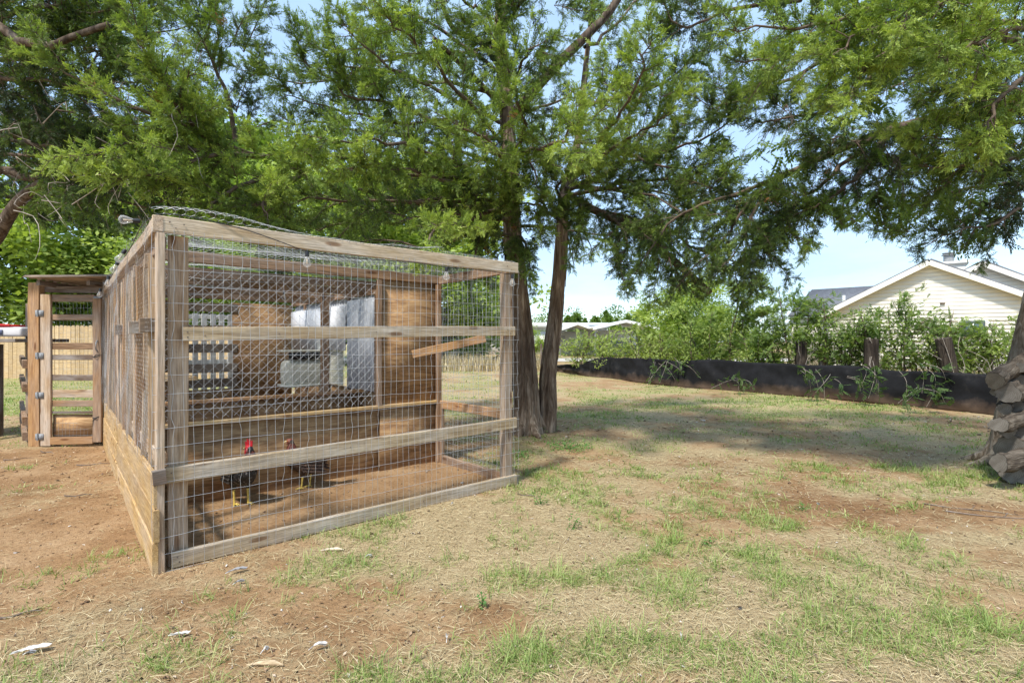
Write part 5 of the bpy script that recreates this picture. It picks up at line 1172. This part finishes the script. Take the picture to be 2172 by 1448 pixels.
broadtree('broadleaf_tree', P(1020, 0, 40)[0], 40, 4.3, 5.5, 'bright rounded tree seen through the mesh right of the white gable', n_=5000, tint=.6, size=.28, trunkh=.1, clumps=36)
broadtree('broadleaf_tree', P(1120, 0, 46)[0], 44, 2.2, 3.5, 'low pale bush before the white shed', n_=2500, tint=.8, size=.2, trunkh=.05, clumps=24, cat='bush')
m_ = MB(); cs = [[x_, 95+random.uniform(-5, 5), random.uniform(1, 4.5)+(random.uniform(0, 2.6) if -14 < x_ < 30 else 0)] for x_ in np.concatenate([np.arange(-110, 130, 2.2), np.arange(-14, 30, 1.1)])]; leafcloud(m_, cs, [2.2]*len(cs), 36000, .42, .42, .14); tag(m_.build('treeline', M['lime']), 'far wood along the horizon', kind='stuff')

# ------------------------------------------------------------ firewood
def endmat():
    m, n, b, o = newmat('log_end'); t = n.nodes.new('ShaderNodeTexCoord'); mp_ = n.nodes.new('ShaderNodeMapping'); n.links.new(t.outputs['Object'], mp_.inputs[0]); mp_.inputs['Scale'].default_value = (0, 1, 1)
    ln = node(n, 'ShaderNodeVectorMath', operation='LENGTH'); n.links.new(mp_.outputs[0], ln.inputs[0]); nf = noise(n, t.outputs['Object'], 14, 4, .6)
    ma = node(n, 'ShaderNodeMath', operation='MULTIPLY_ADD'); n.links.new(nf, ma.inputs[0]); ma.inputs[1].default_value = .05; n.links.new(ln.outputs['Value'], ma.inputs[2])
    sn = node(n, 'ShaderNodeMath', operation='SINE'); m2 = node(n, 'ShaderNodeMath', operation='MULTIPLY'); m2.inputs[1].default_value = 500; n.links.new(ma.outputs[0], m2.inputs[0]); n.links.new(m2.outputs[0], sn.inputs[0])
    c = ramp(n, sn.outputs[0], [(0, (.15, .135, .115)), (1, (.205, .185, .16))]); c = mixc(n, .6, c, ramp(n, nf, [(.35, (.5, .46, .42)), (.65, (1.1, 1.1, 1.1))]), 'MULTIPLY')
    n.links.new(c, b.inputs['Base Color']); b.inputs['Roughness'].default_value = .9; return m
LE = endmat(); LB = barkmat('log_bark', (.03, .024, .019), (.10, .08, .062), (.24, .205, .165), 30, 5, .05)
def log(px, py, Yq, r_, ln, dirv, label, flat=1.0, seed=0):
    p = P(px, py, Yq); d = Vector(dirv).normalized(); e = bpy.data.objects.new('firewood_log', None); COL.objects.link(e); e.location = tuple(p); e.rotation_euler = d.to_track_quat('X', 'Z').to_euler()
    tag(e, label, 'log', 'firewood stacked against the leaning tree')
    n_ = 26; k = 14; rg = np.random.default_rng(seed); wb = .014*np.sign(np.sin(7*np.arange(n_)*6.283/n_+rg.random()*6))[None]+.03*np.cos(11*np.arange(n_)*6.283/n_)[None]+ 1+.09*np.cos(2*np.arange(n_)*6.283/n_+rg.random()*6)[None]+.07*np.cos(3*np.arange(n_)*6.283/n_+rg.random()*6)[None]+rg.normal(0, .04, n_)[None]+rg.normal(0, .03, (k, n_)); 
    if flat < 1: wb = wb*np.clip(1-(1-flat)*np.clip(np.cos(np.arange(n_)*6.283/n_+rg.random()*6), 0, 1), .2, 1)[None]
    m1 = MB(); c = np.stack([np.linspace(0, ln, k), np.cumsum(rg.normal(0, .007, k)), np.cumsum(rg.normal(0, .007, k))], -1); m1.tube(c, r_, n_, cap=False, wob=wb); m1.build('bark', LB, e)
    th = np.arange(n_)*2*math.pi/n_
    for nm, i_ in (('cut_end', 0), ('cut_end', k-1)):
        d_ = np.gradient(c, axis=0)[i_]; d_ /= np.linalg.norm(d_); a = np.cross(d_, [0, 0, 1.]); a /= np.linalg.norm(a); b_ = np.cross(d_, a)
        ring = c[i_]+(r_*.985*wb[i_])[:, None]*(np.cos(th)[:, None]*a+np.sin(th)[:, None]*b_); m1 = MB(); sx = -.003 if i_ == 0 else .003
        m1.add(np.vstack([ring+[sx, 0, 0], c[i_]+[sx, 0, 0]]), [[q, (q+1) % n_, n_, n_] for q in range(n_)]); m1.build(nm, LE, e)
logs = [(2113, 808, 4.75, .085, .62, (.80, .25, .34), 'topmost long log jutting left from the stack, dark furrowed bark', .8),
        (2165, 778, 4.75, .06, .5, (.9, .3, .1), 'small pale split piece on top of the stack', .5),
        (2112, 826, 4.85, .045, .5, (.9, .4, 0), 'small dark log tucked under the topmost long log', 1),
        (2160, 812, 4.8, .075, .5, (.80, .60, .05), 'dark log end below the small pale piece', .9),
        (2135, 838, 4.75, .11, .5, (.85, .5, .05), 'chunky split log in the upper middle with rough torn face', .55),
        (2163, 862, 4.8, .085, .5, (.76, .65, 0), 'half round log at the right below the chunky one', .7),
        (2130, 865, 4.8, .055, .4, (.70, .71, 0), 'round pale grey cut end, the smallest round in the stack', 1),
        (2118, 897, 4.65, .085, .6, (.92, .3, .12), 'wedge shaped split log slanting up to the right', .45),
        (2137, 913, 4.75, .075, .5, (.78, .62, .04), 'oval cut end under the wedge', .8),
        (2168, 925, 4.70, .095, .5, (.74, .67, 0), 'large round grey cut end at the right side', 1),
        (2140, 952, 4.75, .125, .5, (.72, .69, 0), 'largest round cut end with dark growth rings', 1),
        (2118, 982, 4.55, .075, .6, (.95, .2, .0), 'smooth grey log lying lengthways near the bottom', 1),
        (2148, 1005, 4.75, .085, .5, (.72, .69, 0), 'round end in the bottom row below the lengthways log', 1),
        (2175, 1008, 4.7, .09, .5, (.72, .69, 0), 'bottom right round log end, half in shade', 1)]
for k, (px, py, Yq, r_, ln, dv, lab, fl) in enumerate(logs): log(px, py, Yq, r_, ln, dv, lab, fl, k)

# ------------------------------------------------------------ chickens
def feather_mat(name, base, spot, sc_=60, thr=(.55, .62)):
    m, n, b, o = newmat(name); v = objcoord(n, (1, 1, 1), False); f = noise(n, v, sc_, 3, .6); c = ramp(n, f, [(thr[0], base), (thr[1], spot)])
    f2 = noise(n, v, sc_*.35, 4, .6); c = mixc(n, 1.0, c, ramp(n, f2, [(.35, (.5, .5, .5)), (.65, (1.3, 1.3, 1.3))]), 'MULTIPLY')
    n.links.new(c, b.inputs['Base Color']); b.inputs['Roughness'].default_value = .6; bump(n, b, f, .6, .006); return m
FM = feather_mat('speckled_black', (.022, .019, .017), (.17, .155, .14)); FB = feather_mat('brown_feather', (.05, .027, .017), (.12, .065, .035)); FR = feather_mat('chestnut_hackle', (.13, .03, .018), (.22, .06, .03), 90)
YL = plain('yellow_leg', (.62, .45, .10), .6, 0, 60, .25); CB = plain('red_comb', (.62, .02, .03), .55, 0, 60, .15); BK = plain('beak_horn', (.50, .40, .22), .4); EY = plain('eye', (.5, .18, .03), .15)
def ellip(mb_, c, r, n_=10, tint=None):
    k = 8; th = np.linspace(.001, math.pi-.001, k); mb_.tube([(c[0], c[1], c[2]+r[2]*math.cos(t)) for t in th], [1]*k, n_, cap=False, wob=None)
    V = mb_.v[-1].reshape(k, n_, 3); ctr = np.array(c)
    for i_, t in enumerate(th):
        V[i_, :, 0] = ctr[0]+np.cos(np.arange(n_)*6.283/n_)*r[0]*math.sin(t); V[i_, :, 1] = ctr[1]+np.sin(np.arange(n_)*6.283/n_)*r[1]*math.sin(t); V[i_, :, 2] = ctr[2]+r[2]*math.cos(t)
    mb_.v[-1] = V.reshape(-1, 3)
HF = plain('hen_face', (.20, .065, .04), .6, 0, 60, .3)
def chicken(name, loc, rz, label, rooster, headturn, s_=1.0):
    e = empty(name, loc, rz, label=label, cat=name); e.scale = (s_, s_, s_)
    # body faces +x : stations tail -> breast -> neck -> head
    sts = [((-.185, 0, .30), .012), ((-.15, 0, .285), .045), ((-.09, 0, .265), .080), ((-.02, 0, .25), .100), ((.05, 0, .25), .098), ((.095, 0, .275), .080), ((.115, 0, .325), .055), ((.12, 0, .37), .038), ((.125, 0, .405), .029), ((.13, 0, .43), .026)]
    hd = np.array([math.cos(headturn), math.sin(headturn), 0]); top_ = np.array([.13, 0, .44])
    m1 = MB(); c = smooth_curve([q[0] for q in sts]+[tuple(top_+hd*.012+[0, 0, .012])], 40); r_ = np.interp(np.linspace(0, 10, 40), range(11), [q[1] for q in sts]+[.027])
    wb = np.ones((40, 20)); thh = np.arange(20)*6.283/20; rg = np.random.default_rng(4); wb += rg.normal(0, .025, (40, 20)); wb *= (1-.18*np.abs(np.cos(thh)))[None]
    m1.tube(c, r_, 20, wob=wb); 
    body = m1.build('body', [FM if rooster else FB], e, smooth=True)
    # hackle
    m1 = MB()
    for q in range(150):
        a = RNG.random()*6.28; t = RNG.random(); i_ = int(27+t*9); p0 = c[i_]; rr = r_[i_]*1.02; d = np.array([math.cos(a), math.sin(a), 0]); p_ = p0+d*rr*.95; tip = p0+d*(rr+.022+.03*(1-t))-np.array([0, 0, .055+.03*(1-t)])
        sd_ = np.cross(d, [0, 0, 1])*.008; m1.add([p_-sd_, p_+sd_, tip], [[0, 1, 2]])
    m1.build('hackle', FR, e)
    hc = top_+hd*.018+np.array([0, 0, .008]); m1 = MB(); ellip(m1, hc, (.028, .024, .026)); m1.build('head', CB if rooster else HF, e, smooth=True)
    m1 = MB(); m1.tube([hc+hd*.02, hc+hd*.038+[0, 0, -.002], hc+hd*.052+[0, 0, -.010]], [.011, .008, .001], 7); m1.build('beak', BK, e, smooth=True)
    sdv = np.cross(hd, [0, 0, 1])
    for sg in (1, -1): m1 = MB(); ellip(m1, hc+hd*.012+sdv*sg*.022+[0, 0, .006], (.005, .005, .005), 8); m1.build('eye', EY, e, smooth=True)
    ch_ = .055 if rooster else .006; m1 = MB()
    prof = [(.024, .016), (.028, .02+ch_*.55), (.016, .02+ch_*.35), (.010, .02+ch_*.95), (-.002, .02+ch_*.5), (-.012, .02+ch_), (-.022, .02+ch_*.5), (-.036, .02+ch_*.75), (-.036, .016), (-.02, .002)]
    V = []
    for sg in (-.0035, .0035): V += [tuple(hc+hd*a+sdv*sg+[0, 0, b_]) for a, b_ in prof]
    k = len(prof); me = bpy.data.meshes.new('comb'); me.from_pydata(V, [], [list(range(k)), list(range(2*k-1, k-1, -1))]+[[q, q+k, (q+1) % k+k, (q+1) % k] for q in range(k)]); me.materials.append(CB if rooster else HF); o_ = bpy.data.objects.new('comb', me); COL.objects.link(o_); o_.parent = e
    for sg in (1, -1):
        m1 = MB(); ellip(m1, hc+hd*.018+sdv*sg*.010+[0, 0, -.030 if rooster else -.02], (.009, .007, .024 if rooster else .008), 8); m1.build('wattle', CB if rooster else HF, e, smooth=True)
        if rooster: m1 = MB(); ellip(m1, hc-hd*.006+sdv*sg*.024+[0, 0, -.010], (.012, .004, .015), 8); m1.build('ear_lobe', plain('pink_lobe', (.62, .16, .15), .6), e, smooth=True)
        # wing
        m1 = MB(); k = 9
        for row in range(4):
            for q in range(k):
                t = q/(k-1); x_ = .06-.15*t-.012*row; z_ = .285-.030*row-.01*t; y_ = sg*(.088-.012*row*.3+.010-.03*t); l = .07+.025*t
                m1.add([(x_, y_, z_+.014), (x_-l*.5, y_+sg*.008, z_+.012), (x_-l, y_-sg*.004, z_-.012), (x_-l*.5, y_+sg*.006, z_-.020)], [[0, 1, 2], [0, 2, 3]])
        m1.build('wing', FM if rooster else FB, e)
    # tail
    m1 = MB(); nt_ = 16 if rooster else 12
    for q in range(nt_):
        a = (q/(nt_-1)-.5); base = np.array([-.15, a*.05, .295]); l = (.17 if rooster else .15)*(.8+.3*RNG.random()); up_ = -.25+.35*RNG.random() if rooster else .45+.35*RNG.random()
        c_ = smooth_curve([base, base+np.array([-l*.5, a*.08, l*up_]), base+np.array([-l, a*.14, l*up_*(.9 if not rooster else .45)]), base+np.array([-l*1.15, a*.18, l*(up_*.7 if not rooster else -.75)])], 7)
        w_ = np.array([.008, .015, .018, .018, .015, .010, .002]); sv = np.array([0, .55, .5]); sv /= np.linalg.norm(sv); V = np.stack([c_-sv*w_[:, None], c_+sv*w_[:, None]], 1).reshape(-1, 3)
        m1.add(V, [[2*j, 2*j+1, 2*j+3, 2*j+2] for j in range(6)], tint=float(RNG.random()))
    m1.build('tail', leafmat('tail_'+name, [(0, (.015, .015, .018)), (.6, (.03, .028, .03)), (.86, (.6, .6, .58) if rooster else (.05, .045, .04)), (1, (.8, .8, .78) if rooster else (.10, .09, .08))], 0), e)
    for sg in (1, -1):
        hx_ = -.01+(.035 if sg > 0 else -.015); m1 = MB(); m1.tube([(.0, sg*.045, .22), (hx_-.005, sg*.042, .17), (hx_-.012, sg*.040, .125)], [.048, .032, .013], 10); m1.build('thigh', FM if rooster else FB, e, smooth=True)
        m1 = MB(); m1.tube([(hx_-.012, sg*.04, .135), (hx_-.006, sg*.04, .07), (hx_, sg*.04, .015)], [.0095, .0075, .008], 8)
        for an, l in ((0, .055), (.55, .045), (-.55, .045), (3.14, .022)):
            d = np.array([math.cos(an), math.sin(an), 0]); f0 = np.array([hx_, sg*.04, .012]); m1.tube([f0, f0+d*l*.5+[0, 0, .004], f0+d*l+[0, 0, -.006]], [.0065, .005, .002], 6)
        m1.build('leg', YL, e, smooth=True)
    return e
g = G(512, 1068); chicken('rooster', (g[0], g[1], float(gh(g[0], g[1]))), R(-35), 'black speckled rooster with large red comb standing behind the lower rail', True, R(-160), 1.04)
g = G(648, 1034); chicken('hen', (g[0], g[1], float(gh(g[0], g[1]))), R(185), 'brown hen with dark tail standing right of the rooster', False, R(0), .93)

# ------------------------------------------------------------ weeds and bits on the ground
def weed(px, py, r_, h, n_, lab):
    g = G(px, py); e = empty('leafy_weed', (g[0], g[1], float(gh(g[0], g[1]))), label=lab, cat='weed', group='leafy weeds in the lawn'); m1 = MB()
    a = RNG.random(n_)*6.28; rr = r_*RNG.random(n_)**.6; pos = np.stack([np.cos(a)*rr, np.sin(a)*rr, h*RNG.random(n_)], -1); B = basis(np.stack([np.cos(a), np.sin(a), RNG.normal(.2, .3, n_)], -1)+RNG.normal(0, .5, (n_, 3)), np.array([0, 0, 1.])+RNG.normal(0, .3, (n_, 3)))
    TV = np.array([[0, 0, 0], [.4, .35, 0], [1, 0, 0], [.4, -.35, 0]]); m1.inst(TV, np.array([[0, 1, 2], [0, 2, 3]]), pos, B, (.020 if n_ > 100 else .012)+.010*RNG.random(n_), np.clip(.6+.2*RNG.standard_normal(n_), 0, 1)); m1.build('leaves', M['weed'], e)
    m1 = MB()
    for q in range(max(5, n_//14)): m1.tube([(0, 0, 0), tuple(pos[q]*[.6, .6, .7]), tuple(pos[q])], .0018, 3, cap=False)
    m1.build('stems', M['weed'], e)
for a in ((1205, 948, .30, .07, 420, 'largest low clover patch right of the twin trunks'), (1100, 965, .16, .06, 150, 'clover tuft at the right corner post'), (1165, 912, .14, .08, 140, 'weed tuft against the foot of the twin trunks'), (1023, 1282, .02, .07, 36, 'single upright leafy weed in the sandy foreground'), (1702, 1080, .05, .06, 50, 'small bushy weed alone on the shaded soil'), (1503, 1152, .05, .04, 50, 'pale green rosette near the green tufts'), (1215, 1118, .06, .10, 60, 'dark leafy weed right of the run'), (1145, 1068, .05, .09, 50, 'thin weed stalk just off the run corner'), (470, 1, .1, .1, 0, '')):
    if a[4]: weed(*a)
def feather(px, py, ln, an, lab, col='white', curl=.02):
    ln *= .62; curl *= .4
    g = G(px, py); e = empty('feather', (g[0], g[1], float(gh(g[0], g[1]))+.010), an, label=lab, cat='feather', group='moulted feathers on the ground'); m1 = MB(); q = np.linspace(0, 1, 9); z_ = .004+curl*np.sin(q*math.pi); 
    m1.tube(np.stack([q*ln-ln/2, 0*q, z_], -1), .0012, 4, cap=False); m1.build('quill', M['white'], e)
    m1 = MB(); w_ = ln*.13*np.sin(np.clip(q*1.05-.12, 0, 1)*math.pi)**.5+.0005
    for sg in (1, -1):
        V = np.stack([np.stack([q*ln-ln/2, 0*q, z_+.001], -1), np.stack([q*ln-ln/2+.01, sg*w_*(1+.15*RNG.normal(0, 1, 9)), z_+.004+.006*RNG.random(9)], -1)], 1).reshape(-1, 3); m1.add(V, [[2*j, 2*j+1, 2*j+3, 2*j+2] for j in range(8)])
    m1.build('vane', M['dirtywhite'] if col == 'white' else plain('grey_vane', (.25, .24, .24), .7), e)
for a in ((500, 1210, .17, .6, 'long grey and white feather in front of the left corner', 'grey'), (505, 1232, .09, .7, 'small grey feather below the long one', 'grey'), (672, 1372, .11, .5, 'curled white feather in the lower centre of the sand', 'white', .035), (378, 1343, .13, .2, 'thin straight white quill feather on the sand', 'white', .004), (948, 1358, .07, 1.6, 'fluffy white feather upright by the green tuft', 'white', .03), (958, 1070, .05, 1.3, 'white feather just outside the bottom beam', 'white', .02), (62, 1380, .20, .5, 'long pale feather at the lower left corner', 'white', .01), (560, 1382, .05, 1.0, 'small pale downy feather in the bare sand', 'white', .03), (780, 1175, .06, .3, 'small white feather on the straw near the middle of the run', 'white'), (60, 1388, .06, .3, 'downy grey feather beside the long one at lower left', 'grey'), (1445, 1355, .06, 1.2, 'short cream feather among the green tufts', 'white')): feather(*a)
def corn(px, py, an, lab):
    g = G(px, py); e = empty('dry_husk', (g[0], g[1], float(gh(g[0], g[1]))), an, label=lab, cat='husk', group='dry husks and sticks'); m1 = MB(); m1.tube([(-.08, 0, .006), (-.03, .004, .012), (.03, 0, .014), (.07, -.003, .008)], [.002, .008, .012, .003], 7); m1.build('husk', M['rail'], e, smooth=True)
corn(565, 1408, .0, 'flat tan husk near the bottom edge of the sand'); corn(705, 1160, .1, 'tan chip on the straw before the bottom beam')
def stick(px, py, ln, an, lab):
    g = G(px, py); z_ = float(gh(g[0], g[1])); m1 = MB(); c = [(math.cos(an)*t*ln, math.sin(an)*t*ln+.01*math.sin(t*5), .006+.004*math.sin(t*9)) for t in np.linspace(-.5, .5, 7)]; m1.tube(c, np.linspace(.006, .002, 7), 6); m1.tube([c[3], (c[3][0]+ln*.15, c[3][1]+ln*.12, .012)], .002, 4)
    e = empty('fallen_stick', (g[0], g[1], z_), label=lab, cat='stick', group='fallen sticks'); m1.build('wood', M['dark'], e)
for a in ((170, 1050, .22, .2, 'thin dark stick on bare soil left of the planks'), (1120, 1048, .2, -.5, 'dark broken stick off the right corner of the run'), (40, 970, .25, .5, 'stick on the soil below the gate post'), (100, 957, .25, -.4, 'forked stick right in front of the gate'), (2060, 1078, .6, -.5, 'curved stick lying before the firewood'), (2130, 1095, .7, -.4, 'longer stick beside the firewood stack'), (200, 985, .3, .3, 'slender stick between the gate and the planks'), (40, 1300, .15, .5, 'short dark twig at the left edge of the soil')): stick(*a)
